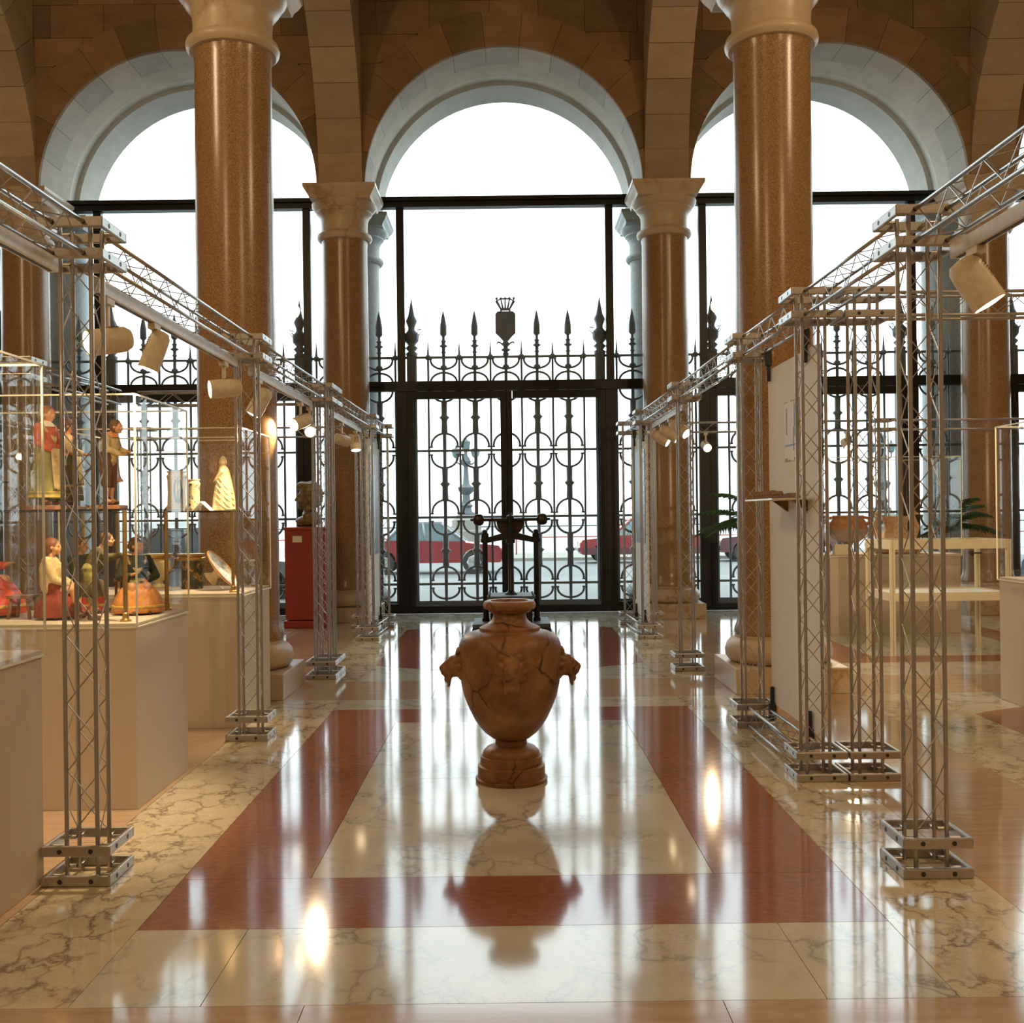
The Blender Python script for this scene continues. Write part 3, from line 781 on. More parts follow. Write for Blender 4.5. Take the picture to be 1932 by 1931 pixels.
# ---- lighting tracks and spotlights
def track(label, x, y0, y1):
    t = thing('lighting_track', 'white lighting track '+label, 'lighting track', (x, (y0+y1)/2, 2.34), 0, 'lighting tracks under the beams')
    L = y1-y0
    B().box((-.02,-L/2,0),(.02,L/2,.055)).build('rail', M['rail_white'], t, bevel=.004)
    B().box((-.008,-L/2+.03,-.002),(.008,L/2-.03,.006)).build('slot', M['bolt_dark'], t)
    return t
track('over the first glass case', -1.71, 1.5, 4.02); track('between the first two towers on the figurine side', -1.69, 4.36, 6.60)
track('leading to the back to back pair', -1.68, 6.98, 9.08); track('leading to the pale panel by the bust', -1.65, 9.75, 11.88)
track('beside the large spotlight', 1.69, 1.5, 3.98); track('with three spotlights on the palm side', 1.63, 9.70, 11.74)
def spotlight(label, x, y, aim, lit=True, drop=.12, rb=.05, L=.15, zt=2.34, power=0, size=75):
    t = thing('spotlight', label, 'spotlight', (x, y, zt)); C = M['lamp_cream']
    B().box((-.018,-.045,-.03),(.018,.045,0)).build('track_adapter', C, t, bevel=.003)
    B().box((-.009,-.014,-drop),(.009,.014,-.028)).build('stem', C, t, bevel=.003)
    a = Vector(aim).normalized(); q = a.to_track_quat('Z','Y').to_matrix().to_4x4()
    mm = Matrix.Translation((0,0,-drop-rb*.55)) @ q
    prof = [(.3*rb,-L*.62),(.72*rb,-L*.58),(.95*rb,-L*.45),(rb,-L*.2),(rb,L*.5),(.92*rb,L*.5),(.90*rb,L*.40)]
    bd = B().lathe(prof, n=24).xf(mm).build('lamp_body', C, t)
    sl = B()
    for k in range(6): sl.box((-.5*rb,rb*.97,-L*.35+k*L*.07),(.5*rb,rb*1.02,-L*.33+k*L*.07))
    sl.xf(mm).build('vent_slots', M['wood_brown'], bd)
    B().lathe([(.02*rb,L*.405),(.86*rb,L*.405),(.90*rb,L*.44),(.86*rb,L*.49),(.5*rb,L*.52),(.02*rb,L*.525)], n=24).xf(mm).build('lamp_lens', M['lamp_face'] if lit else M['rail_white'], bd)
    if power:
        ld = bpy.data.lights.new('spot_beam','SPOT'); ld.energy = power; ld.color = WARM; ld.spot_size = R(size); ld.spot_blend = .6; ld.shadow_soft_size = .035
        lo = bpy.data.objects.new('spot_beam', ld); COL.objects.link(lo); lo.parent = t
        lo.location = Vector((0,0,-drop-rb*.55))+a*(L*.62); lo.rotation_euler = a.to_track_quat('-Z','Y').to_euler()
    return t
PW = 42
spotlight('cream spotlight with lit front turned at the figurine case, behind the first tower', -1.69, 4.50, (-.75,-.62,-.2), drop=.15, rb=.056, L=.17, power=PW)
spotlight('cream slotted spotlight pointing straight down beyond the first tower', -1.69, 5.10, (-.35,-.12,-1), drop=.11, rb=.05, L=.175, power=130)
spotlight('cream spotlight with glowing front beside the majolica case tower', -1.69, 6.35, (-.9,-.45,-.12), drop=.13, rb=.056, L=.17, power=90)
spotlight('cream spotlight tilted down just past the majolica case tower', -1.68, 7.2, (-.45,-.1,-.85), drop=.13, rb=.056, L=.18, power=110)
spotlight('glaring spotlight facing the hall above the bust pedestal', -1.68, 8.65, (-.55,-.75,-.35), drop=.13, rb=.055, L=.17, power=PW)
spotlight('glaring spotlight hung close to the back to back tower pair', -1.68, 9.03, (.25,-.85,-.4), drop=.16, rb=.05, L=.15, power=PW)
spotlight('cream spotlight seen side on, near the pale panel by the bust', -1.65, 10.6, (.5,.85,-.15), drop=.14, rb=.055, L=.17, power=25)
spotlight('small clear fronted spotlight hanging at the pale panel by the bust', -1.65, 11.55, (.1,-.25,-1), drop=.11, rb=.055, L=.16, power=25)
spotlight('large spotlight with rounded front hanging from the track beside the lone tower', 1.69, 3.80, (.45,-.16,-.80), drop=.10, rb=.062, L=.17, power=PW)
spotlight('first of three spotlights in a row turned to the palm, nearest the pale panel', 1.63, 11.2, (.75,-.35,-.5), drop=.12, rb=.055, L=.18, power=PW)
spotlight('middle one of three spotlights in a row turned to the palm', 1.63, 10.6, (.75,-.2,-.5), drop=.12, rb=.055, L=.18, power=PW)
spotlight('last of three spotlights in a row turned to the palm, nearest the single tower', 1.63, 9.95, (.5,-.5,-.5), drop=.12, rb=.055, L=.18, power=PW)
spotlight('glaring spotlight on the beam along the glass wall beside the palm', 2.52, 13.43, (.1,-.9,-.35), drop=.14, rb=.055, L=.16, zt=2.41, power=PW)
spotlight('spotlight on the beam along the glass wall over the terracotta pot', 4.3, 13.43, (.1,-.8,-.6), drop=.14, rb=.055, L=.16, zt=2.41, power=110)
spotlight('added unseen spotlight on the forward track, brightening the figurine case', -1.71, 3.0, (-.30,.93,-.22), drop=.14, rb=.056, L=.18, power=150, size=38)  # extra lamp out of view, added to light the figurines from the front
spotlight('spotlight on the crossing beam behind the glass cases', -2.6, 9.41+YT, (-.2,-.8,-.6), drop=.14, rb=.055, L=.16, zt=2.41, power=PW)
spotlight('spotlight on the beam across the terracotta side', 3.4, 5.47+YT, (.15,.9,-.35), drop=.14, rb=.055, L=.16, zt=2.41, power=170)

# ---- pendant globe lamps of the hall
def pendant(label, x, y, z, p):
    t = thing('pendant_lamp', label, 'pendant lamp', (x, y, z))
    B().rod((0,0,.2),(0,0,ZT-z),.012,n=8).build('cable', M['cast_iron'], t)
    B().lathe([(.05,.28),(.09,.24),(.12,.16),(.10,.14)], n=20).build('cap', M['brass'], t)
    B().ball((0,0,0),.17,n=20).build('globe', M['globe'], t)
    ld = bpy.data.lights.new('globe_light','POINT'); ld.energy = p; ld.color = WARM; ld.shadow_soft_size = .18
    lo = bpy.data.objects.new('globe_light', ld); COL.objects.link(lo); lo.parent = t; lo.location = (0,0,-.45)
    return t
PP_ = 200
pendant('globe pendant lamp over the side aisle by the first glass case', -5.2, 4.6, 6.9, PP_)
pendant('globe pendant lamp over the side aisle by the tall glass case', 5.2, 4.6, 6.9, PP_)
pendant('globe pendant lamp over the aisle behind, figurine side', -4.3, -1.5, 6.9, PP_)
pendant('globe pendant lamp over the aisle behind, terracotta side', 4.3, -1.5, 6.9, PP_)

# ---- panels held by clamps
def clamp(parent, x, y, z, up=True):
    s = 1 if up else -1
    b = B().box((x-.022,y-.02,z-.055),(x+.022,y+.02,z+.055)); b.box((x-.012,y-.012,z-.055-s*.10),(x+.012,y+.012,z-.05-s*.0)) if up else b.box((x-.012,y-.012,z+.05),(x+.012,y+.012,z+.16))
    o = b.build('clamp', M['bolt_dark'], parent, True, bevel=.004); 
    B().box((x+.02,y-.012,z-.02),(x+.032,y+.012,z+.02)).build('clamp_pad', M['cloth_orange'], o, loc=-Vector(parent.location))
    return o
t = thing('exhibition_screen', 'tall white screen clamped between two trusses, carrying a glass shelf', 'screen', (1.70,6.3,.17))
B().box((1.690,5.76,.17),(1.712,6.84,2.31)).build('board', M['panel_white'], t, True)
for y in (5.92,6.76):
    clamp(t, 1.672, y, 2.385); clamp(t, 1.672, y, .125, False)
t = thing('exhibition_screen', 'narrow pale screen standing by the palm side column', 'screen', (1.60,12.7,.17))
B().box((1.592,12.12,.17),(1.612,13.24,2.30)).build('board', M['panel_white'], t, True)
B().box((1.585,12.25,1.05),(1.591,13.1,2.15)).build('poster', M['car_blue'], t, True)
for y in (12.25,13.1): clamp(t, 1.575, y, 2.385); clamp(t, 1.575, y, .125, False)
t = thing('exhibition_screen', 'narrow pale screen standing by the bust side column', 'screen', (-1.62,12.75,.17))
B().box((-1.63,12.24,.17),(-1.61,13.24,2.30)).build('board', M['panel_white'], t, True)
B().box((-1.606,12.35,.95),(-1.600,13.1,2.15)).build('poster', M['car_blue'], t, True)
for y in (12.36,13.1): clamp(t, -1.585, y, 2.385); clamp(t, -1.585, y, .125, False)

# shelf on the white panel, row of small clay pieces, pictures
PX = 1.690
t = thing('wall_shelf', 'thin glass shelf on wooden brackets fixed to the white panel', 'shelf', (1.58,6.2,1.47))
B().box((1.46,5.86,1.465),(1.688,6.52,1.475)).build('shelf_board', M['edge_glass'], t, True)
for y in (5.98,6.40): B().prism([(1.688,1.465),(1.60,1.465),(1.688,1.40)], 'y', y-.012, y+.012).build('bracket', M['wood_brown'], t, True)
for i in range(9):
    y = 5.92+.066*i; h = random.uniform(.035,.048)
    o = B().lathe([(.021,0),(.026,.006),(.022,.014),(.026,.022),(.024,h-.008),(.016,h)], n=12).build('clay_spool', M['wood_tan'], None, loc=(1.515, y, 1.475))
    tag(o, 'small turned clay spool in the row on the glass shelf', 'ornament', 'clay spools on the glass shelf')
o = B().prism([(0,0),(.26,0),(.25,.02),(.05,.03)], 'x', -.03, .03).build('flat_fragment', M['wood_tan'], None, loc=(1.61,5.92,1.475))
tag(o, 'flat brown fragment lying on the glass shelf behind the spools', 'fragment')
t = thing('photograph', 'large print of a white ruined facade pinned to the white panel', 'photograph', (PX-.004,6.28,1.75))
B().box((PX-.003,6.11,1.70),(PX,6.44,2.06)).build('sheet', M['print_ground'], t, True)
for yy, z0, z1, m_ in ((6.40,1.72,2.05,'paper'),(6.33,1.71,2.06,'paper'),(6.26,1.70,2.05,'paper'),(6.19,1.72,1.90,'paper')):
    B().box((PX-.0042,yy-.034,z0),(PX-.0032,yy+.034,z1)).build('light_area', M[m_], t, True)
for yy, z0, z1 in ((6.385,1.86,2.02),(6.205,1.84,2.03),(6.23,1.76,1.9)): B().box((PX-.0056,yy-.009,z0),(PX-.0046,yy+.009,z1)).build('dark_line', M['car_dark'], t, True)
B().box((PX-.0056,6.17,1.79),(PX-.0046,6.43,1.80)).build('dark_line', M['car_dark'], t, True)
o = B().box((-.003,-.09,0),(0,.09,.075)).build('caption_card', M['card'], None, loc=(PX,6.24,1.60)); tag(o, 'small cream caption card below the pinned print', 'label')

# ================================================================ GLASS CASES
def pedestal(label, x0, x1, y0, y1, h=.90):
    o = B().box((x0,y0,0),(x1,y1,h)).build('display_pedestal', M['pedestal_beige'], None, bevel=.003)
    return tag(o, label, 'pedestal')
def glass_case(label, x0, x1, y0, y1, z0=.88, z1=2.0):
    t = thing('glass_case', label, 'glass case', ((x0+x1)/2,(y0+y1)/2,z0)); e = .004; th = .006
    x0 -= .010; x1 += .010; y0 -= .010; y1 += .010
    for a, b in (((x0,y0,z0),(x1,y0+th,z1)), ((x0,y1-th,z0),(x1,y1,z1)), ((x0,y0+th,z0),(x0+th,y1-th,z1)), ((x1-th,y0+th,z0),(x1,y1-th,z1)), ((x0,y0,z1+.001),(x1,y1,z1+.007))):
        B().box(a, b).build('pane', M['case_glass'], t, True)
    E = M['edge_glass']
    for x in (x0,x1):
        for y in (y0,y1): B().box((x-e,y-e,z0),(x+e,y+e,z1+.006)).build('edge', E, t, True)
    for z in (z0,z1+.004):
        for y in (y0,y1): B().box((x0,y-e,z-e),(x1,y+e,z+e)).build('edge', E, t, True)
        for x in (x0,x1): B().box((x-e,y0,z-e),(x+e,y1,z+e)).build('edge', E, t, True)
    return t
def shelf_stand(label, x0, x1, y0, y1, zs, zb=.90):
    t = thing('shelf_stand', label, 'shelf stand', ((x0+x1)/2,(y0+y1)/2,zb))
    B().box((x0,y0,zs-.006),(x1,y1,zs)).build('glass_shelf', M['case_glass'], t, True)
    for y in (y0,y1): B().box((x0,y-.002,zs-.006),(x1,y+.002,zs)).build('shelf_edge', M['cast_iron'], t, True)
    for x in (x0+.05,x1-.05):
        for y in (y0+.05,y1-.05):
            b = B().rod((x,y,zb+.012),(x,y,zs-.006),.011,n=10); b.lathe([(.028,zb+.0),(.028,zb+.008),(.016,zb+.016),(.016,zb+.04),(.012,zb+.045)], (x,y,0), 12)
            b.build('brass_post', M['brass'], t, True)
    return t
CW = 1.2
CASES = {'A': (-1.81-CW,-1.81,3.29,4.10), 'B': (-1.80-CW,-1.80,5.11,5.92), 'C': (-1.78-CW,-1.78,7.07,7.88)}
pedestal('grey beige box pedestal under the empty glass case by the first tower', *CASES['A'])
glass_case('tall clear glass case holding only a brass posted shelf, beside the first tower', *CASES['A'])
shelf_stand('bare glass shelf on brass posts in the empty case', CASES['A'][0]+.08, CASES['A'][1]-.08, 3.37, 4.02, 1.55)
pedestal('grey beige box pedestal under the six crib figurines', *CASES['B'])
glass_case('tall clear glass case over two rows of crib figurines', *CASES['B'])
shelf_stand('glass shelf on brass posts carrying the three standing figurines', CASES['B'][0]+.06, CASES['B'][1]-.03, 5.15, 5.88, 1.453)
pedestal('grey beige box pedestal under the majolica jars, behind the second tower', *CASES['C'])
glass_case('tall clear glass case over majolica jars, statuette and tilted dish', *CASES['C'])
shelf_stand('glass shelf on brass posts carrying the jars and the cream statuette', CASES['C'][0]+.06, CASES['C'][1]-.03, 7.11, 7.84, 1.453)
pedestal('wide beige box pedestal under the terracotta pot and ornate vase', 3.64, 5.12, 12.0, 12.8)
glass_case('low wide glass case over the terracotta pot and ornate vase', 3.64, 5.12, 12.0, 12.8)
pedestal('beige box pedestal across from the white panel, under an empty looking tall case', 3.62, 4.82, 7.0, 7.82)
glass_case('tall clear glass case across from the white panel with the glass shelf', 3.62, 4.82, 7.0, 7.82)

# ---- cream table vitrine
t = thing('table_vitrine', 'cream framed table vitrine with sliding glass on thin legs', 'vitrine', (4.24,10.55,0)); CFm = M['cream_frame']
vx0, vx1, vy0, vy1 = 3.70, 4.82, 10.22, 10.90
for x in (vx0,vx1):
    for y in (vy0,vy1):
        b = B()
        for dx in (-.012,.012): b.box((x+dx-.010,y-.02,0),(x+dx+.010,y+.02,1.11))
        b.build('leg', CFm, t, True)
for z0, z1 in ((1.02,1.11),(.52,.60)):
    for y in (vy0,vy1): B().box((vx0+.022,y-.015,z0),(vx1-.022,y+.015,z1)).build('frame_rail', CFm, t, True)
    for x in (vx0,vx1): B().box((x-.015,vy0+.02,z0),(x+.015,vy1-.02,z1)).build('frame_rail', CFm, t, True)
B().box((vx0+.02,vy0+.02,.575),(vx1-.02,vy1-.02,.59)).build('vitrine_floor', M['paper'], t, True)
B().box((vx0-.01,vy0-.01,1.111),(vx1+.01,vy1+.01,1.118)).build('pane', M['case_glass'], t, True)
for y in (vy0,vy1): B().box((vx0+.025,y-.003,.60),(vx1-.025,y+.003,1.02)).build('pane', M['case_glass'], t, True)
for x in (vx0,vx1): B().box((x-.003,vy0+.025,.60),(x+.003,vy1-.025,1.02)).build('pane', M['case_glass'], t, True)
lk = B().rod((4.47,vy0-.03,.98),(4.55,vy0-.03,.98),.008,n=8); lk.ball((4.45,vy0-.03,.985),.022,n=8); lk.ball((4.46,vy0-.035,.965),.018,n=8)
lk.build('key_and_lock', M['bolt_dark'], t, True)
B().box((4.74,vy0-.012,.78),(4.755,vy0-.004,.86)).build('finger_pull', M['chrome'], t, True)
# ---- what stands in the wide case
t = thing('terracotta_pot', 'round terracotta cauldron with two handles on a dark foot', 'pot', (3.93,12.25,.9003))
B().lathe([(.05,.13),(.12,.14),(.185,.19),(.215,.24),(.218,.29)], n=32).build('lower_bowl', M['terracotta_grey'], t)
B().lathe([(.218,.29),(.20,.36),(.172,.41),(.178,.43),(.172,.445),(.16,.43),(.155,.30)], n=32, fold=.02, fa=14).build('upper_bowl', M['terracotta'], t)
for s in (-1,1): B().tube([(s*.20,0,.33),(s*.245,0,.36),(s*.245,0,.41),(s*.19,0,.42)], .018, 8).build('handle', M['terracotta'], t)
B().lathe([(.07,0),(.055,.03),(.045,.09),(.06,.14)], n=16).build('foot', M['wood_brown'], t)
o = B().box((-.09,-.05,0),(.11,.05,.12)).build('white_block', M['card'], None, bevel=.004, loc=(3.80,12.09,.9003)); tag(o, 'small cream block standing beside the terracotta pot', 'block')
t = thing('ornate_vase', 'ornate modelled clay vase with animal handles in the wide glass case', 'vase', (4.50,12.3,.90)); OC = M['ornate_clay']
B().lathe([(.20,0),(.26,.02),(.265,.07),(.235,.13),(.17,.20),(.13,.26),(.125,.34),(.145,.40),(.15,.43),(.12,.42),(.10,.30)], n=28, fold=.05, fa=9).build('vase_body', OC, t)
for i in range(14):
    a = i*math.pi*2/14; B().ball((.25*math.cos(a),.25*math.sin(a),.09+.03*math.sin(a*3)),.045,(1,1,1.2),8).build('relief_boss', M['terracotta'] if i % 3 == 0 else OC, t)
for s in (-1,1):
    blob('animal_handle', [('c',(s*.20,0,.16),(s*.25,0,.30),.035,.03),('c',(s*.25,0,.30),(s*.19,0,.44),.03,.028),('s',(s*.20,-.01,.47),.036),('c',(s*.21,-.01,.47),(s*.255,-.02,.455),.02,.012),('c',(s*.19,0,.49),(s*.175,0,.54),.010,.006)], OC, t, .008)
# ---- potted palm
t = thing('potted_palm', 'potted palm with long dark fronds, hidden below by the free granite column', 'palm', (3.06,12.45,0))
B().lathe([(.15,0),(.17,.02),(.21,.36),(.23,.37),(.23,.41),(.20,.41),(.19,.34)], n=24).build('pot', M['terracotta'], t)
B().lathe([(.05,.30),(.045,.6),(.035,1.0),(.02,1.2)], n=10).build('trunk', M['wood_brown'], t)
for i in range(13):
    a = i*2.4+.3; el = random.uniform(.4,1.25); Lf = random.uniform(.85,1.15); b = B(); st = []
    if i == 0: a = math.pi*1.02; el = .85; Lf = 1.1
    if i == 1: a = math.pi*.98; el = 1.2; Lf = 1.2
    if i == 2: a = math.pi*1.06; el = .55; Lf = 1.0
    if i > 2 and math.cos(a) > -.1: Lf = .42
    for k in range(13):
        f = k/12; r_ = Lf*f*math.cos(el*(1-.2*f)); z_ = 1.15+Lf*f*math.sin(el)-.55*f*f*Lf
        st.append(Vector((r_*math.cos(a), r_*math.sin(a), z_)))
    b.tube(st, [.008-.006*k/12 for k in range(13)], 5)
    sd = Vector((-math.sin(a), math.cos(a), 0))
    for k in range(2,13):
        d = (st[k]-st[k-1]).normalized(); ln = .24*math.sin(math.pi*(k/13)*.9+.25)
        for s in (-1,1):
            for h_ in (0,.5):
                p = st[k-1].lerp(st[k], h_); tip = p+(sd*s*.75+d*.65).normalized()*ln+Vector((0,0,-.35*ln)); md_ = p.lerp(tip,.45)+Vector((0,0,.02)); wv = d*.012
                b._add([p, md_+wv, tip, md_-wv], [(0,1,2),(0,2,3)])
    b.build('frond', M['palm_green'], t)
pm2 = copy_tree(t); pm2.location = (5.62,13.62,0); pm2.rotation_euler = (0,0,2.0); pm2.scale = (.8,.8,.95)  # second palm added in place of a plant reflection
pm2['label'] = 'palm copy standing in for a plant reflection by the wide case with the ornate vase'
# ================================================================ URN
t = thing('stone_urn', 'veined brown stone urn with lion heads standing in the middle of the aisle', 'urn', (.003,5.60,0)); t.scale = (1,1,.978); US = M['urn_stone']
B().lathe([(.186,0),(.190,.008),(.190,.018),(.178,.022),(.177,.085),(.164,.09),(.163,.135),(.152,.138),(.152,.146)], n=48).build('stepped_foot', US, t)
B().lathe([(.150,.146),(.148,.158),(.128,.180),(.095,.192),(.084,.196),(.082,.222),(.088,.226)], n=48).build('stem', US, t)
bp = [(.083,.226),(.10,.232),(.138,.262),(.168,.298),(.193,.338),(.222,.40),(.245,.46),(.258,.52),(.266,.58),(.271,.65),(.272,.70),(.268,.735),(.258,.762),(.240,.784),(.21,.80),(.165,.812)]
B().lathe(bp, n=64).build('body', US, t)
B().lathe([(.16,.812),(.160,.826),(.150,.832),(.118,.845),(.095,.865),(.087,.885),(.086,.902),(.105,.908),(.112,.914),(.114,.922),(.133,.926),(.139,.936),(.139,.952),(.132,.966),(.118,.972),(.100,.970),(.095,.93)], n=48).build('neck_and_lip', US, t)
def lion(a):
    # built facing -Y at origin, then turned
    P = [('s',(0,.02,0),.062,(.95,.7,1.15)),('s',(0,-.025,-.005),.046,(.95,1,1.05)),('s',(0,-.06,-.025),.030,(1.05,1,.85)),('c',(0,-.045,.015),(0,-.083,-.012),.017,.014),
         ('s',(0,-.055,-.062),.020,(1,.9,.8)),('s',(-.036,.0,.058),.018),('s',(.036,.0,.058),.018),('s',(-.022,-.052,.018),.012),('s',(.022,-.052,.018),.012),
         ('c',(-.02,-.045,-.03),(-.024,-.05,-.085),.014,.008),('c',(.02,-.045,-.03),(.024,-.05,-.085),.014,.008)]
    for i in range(9):
        an = R(-110+27.5*i+90-90); P.append(('c',(.045*math.sin(an),-.005,.05*math.cos(an)-.01),(.062*math.sin(an),.012,.075*math.cos(an)-.01),.018,.011))
    m = Matrix.Rotation(a, 4, 'Z') @ Matrix.Translation((0,-.268,.625)) @ Matrix.Diagonal((1.2,1.12,1.25,1))
    return blob('lion_head', P, US, t, .006, 2, m)
for k in range(4): lion(k*math.pi/2+R(1))

# ================================================================ IRON PRESS
t = thing('iron_press', 'black cast iron balance press with two weighted arms behind the urn', 'press', (.03,12.88,0)); CI = M['cast_iron']
B().box((-.46,-.42,.07),(.46,.42,.115)).build('base_plate', M['lamp_iron'], t, bevel=.006)
for sx in (-1,1):
    for sy in (-1,1): B().lathe([(.05,0),(.055,.02),(.04,.07)], (sx*.42,sy*.37,0), 10).build('foot', CI, t)
B().box((-.25,-.28,.115),(.25,.28,.40)).build('bed_block', CI, t, bevel=.01)
pl = B().box((-.29,-.33,.40),(.29,.33,.435)).build('bed_plate', M['lamp_iron'], t, bevel=.005)
for sx in (-1,1):
    for sy in (-1,-.33,.33,1): B().rod((sx*.26,sy*.29,.434),(sx*.26,sy*.29,.448),.012,n=8).build('bolt', CI, pl)
for s in (-1,1):
    lg = B().lathe([(.045,.115),(.045,.15),(.034,.16),(.032,1.06),(.045,1.07),(.045,1.17),(.03,1.19),(.03,1.215),(.012,1.225)], (s*.31,0,0), 16).build('upright', CI, t)
cb = [(-.36,1.075),(-.30,1.06),(-.08,1.10),(.08,1.10),(.30,1.06),(.36,1.075),(.36,1.115),(.30,1.125),(.08,1.185),(-.08,1.185),(-.30,1.125),(-.36,1.115)]
B().prism(cb, 'y', -.04, .04).build('crosshead', CI, t, bevel=.006)
B().lathe([(.075,.436),(.075,.45),(.045,.47),(.032,.49),(.030,1.05),(.055,1.06),(.055,1.22),(.034,1.23),(.034,1.30),(.045,1.305),(.045,1.39),(.022,1.40),(.018,1.425)], n=20).build('screw', CI, t)
B().box((-.40,-.018,1.325),(.40,.018,1.362)).build('balance_arm', CI, t, bevel=.005)
for s in (-1,1):
    w_ = B().lathe([(.02,-.07),(.045,-.062),(.062,-.04),(.066,0),(.062,.04),(.045,.062),(.02,.07)], n=20).build('weight', M['bronze_ball'], t); w_.location = (s*.385,0,1.345)
    B().rod((0,0,0),(s*.10,0,0),.02,.014,10).build('knob', CI, w_)
hd = [(.17*math.cos(math.pi+math.pi*i/20), 1.33+.19*math.sin(math.pi+math.pi*i/20)) for i in range(21)]
B().prism(hd, 'y', .05, .075).build('half_disc', M['bronze_ball'], t)

# ================================================================ RED PEDESTAL AND BUST
t = thing('red_pedestal', 'tall dark red painted pedestal with a small card, carrying the bust', 'pedestal', (-2.575,13.66,0)); RP = M['red_paint']
B().box((-.255,-.235,.10),(.255,.235,1.24)).build('shaft', RP, t, bevel=.004)
B().box((-.275,-.255,0),(.275,.255,.09)).build('base_moulding', RP, t, bevel=.01)
B().box((-.27,-.25,1.24),(.27,.25,1.275)).build('cap', RP, t, bevel=.006)
B().box((-.155,-.239,1.085),(-.035,-.2345,1.165)).build('card', M['card'], t)
t = thing('bronze_bust', 'bronze portrait bust with swept up hair, facing along the glass wall', 'bust', (-2.565,13.66,1.282)); BZ = M['bronze']
P = [('s',(0,0,.04),.10,(1.35,1.5,.38)),('s',(.0,0,.075),.10,(1.75,1.6,.70)),('c',(.02,0,.115),(.015,0,.15),.10,.10),('c',(.01,-.10,.13),(.01,.10,.13),.075,.075),('s',(.03,0,.17),.085,(1,1.35,.7)),
     ('c',(.02,0,.18),(.0,0,.30),.080,.072)]
HB = [('s',(.0,0,.46),.098,(1.05,.85,1.15)),('s',(-.050,0,.41),.062,(1,.95,1.05)),('s',(-.078,0,.365),.030,(1,1.2,1)),
     ('c',(-.096,0,.47),(-.122,0,.428),.011,.016),('s',(-.094,0,.392),.016,(1,1.5,.5)),('s',(-.090,0,.376),.014,(1,1.5,.55)),('s',(-.086,-.035,.475),.020,(1,1.3,.7)),('s',(-.086,.035,.475),.020,(1,1.3,.7)),
     ('s',(-.072,-.045,.42),.028),('s',(-.072,.045,.42),.028),('s',(.012,-.083,.44),.022,(1,.5,1.5)),('s',(.012,.083,.44),.022,(1,.5,1.5))]
def hs(p): return ((p[0]+.005)*1.38, p[1]*1.3, .235+(p[2]-.35)*1.38)
def grow(q): return [('s',hs(x[1]),x[2]*1.36,*x[3:]) if x[0]=='s' else ('c',hs(x[1]),hs(x[2]),x[3]*1.36,x[4]*1.36) for x in q]
P += grow(HB)
bb = blob('bust_body', P, BZ, t, .008, 2)
Hh = [('s',(.02,0,.50),.105,(1.08,.98,1)),('s',(.05,0,.44),.085,(1,1.05,1.1)),('s',(-.055,0,.56),.058,(1.1,1.3,.75)),('s',(-.085,-.02,.555),.035),('s',(-.09,.03,.55),.035)]
for i in range(7):
    a = -1.2+.4*i; Hh += [('c',(-.065,.05*math.sin(a*1.3),.565),(.03,.075*math.sin(a*1.1),.585-.03*abs(math.sin(a))),.024,.024),('c',(.03,.075*math.sin(a*1.1),.585-.03*abs(math.sin(a))),(.115,.08*math.sin(a),.49),.024,.020)]
blob('hair', grow(Hh), BZ, t, .009, 1)

# ================================================================ FIGURINES
def V3(*a): return Vector(a)
def hand(w, d, s=1.0):
    w = Vector(w); d = Vector(d).normalized(); sd = d.cross(Vector((0,0,1)))
    sd = sd.normalized() if sd.length > .1 else Vector((0,1,0)); up = sd.cross(d)
    k = .010*s; P = [('c', w, w+d*k*1.2, .0065*s, .0085*s)]
    for i, ln in enumerate((1.5,1.8,1.7,1.3)):
        b0 = w+d*k*1.5+sd*(i-1.5)*.0045*s; m_ = b0+d*k*ln*.55+sd*(i-1.5)*.0012*s; P += [('c', b0, m_, .0030*s, .0028*s), ('c', m_, m_+d*k*ln*.4-up*k*.3, .0028*s, .0022*s)]
    P.append(('c', w+d*k*.4+sd*.006*s, w+d*k*1.5+sd*.014*s, .0034*s, .0026*s))
    return P
def head(c, s=1.0, tilt=0, yaw=0):
    c = Vector(c); m = Matrix.Translation(c) @ Matrix.Rotation(yaw,4,'Z') @ Matrix.Rotation(tilt,4,'Y')
    def q(x, y, z): return m @ Vector((x*s, y*s, z*s))
    return [('s', q(0,0,.006), .029*s, (.98,.86,1.05)), ('s', q(.010,0,-.014), .021*s, (1,.95,1)), ('s', q(.018,0,-.027), .009*s), ('c', q(.027,0,.004), q(.034,0,-.006), .0035*s, .005*s),
            ('s', q(.0265,0,-.016), .0055*s, (.9,1.6,.5)), ('s', q(.0255,0,-.0205), .0050*s, (.9,1.5,.5)), ('s', q(.024,-.011,.006), .006*s), ('s', q(.024,.011,.006), .006*s),
            ('s', q(-.002,-.026,-.003), .0075*s, (1,.5,1.3)), ('s', q(-.002,.026,-.003), .0075*s, (1,.5,1.3)), ('s', q(.016,-.016,-.012), .010*s), ('s', q(.016,.016,-.012), .010*s)]
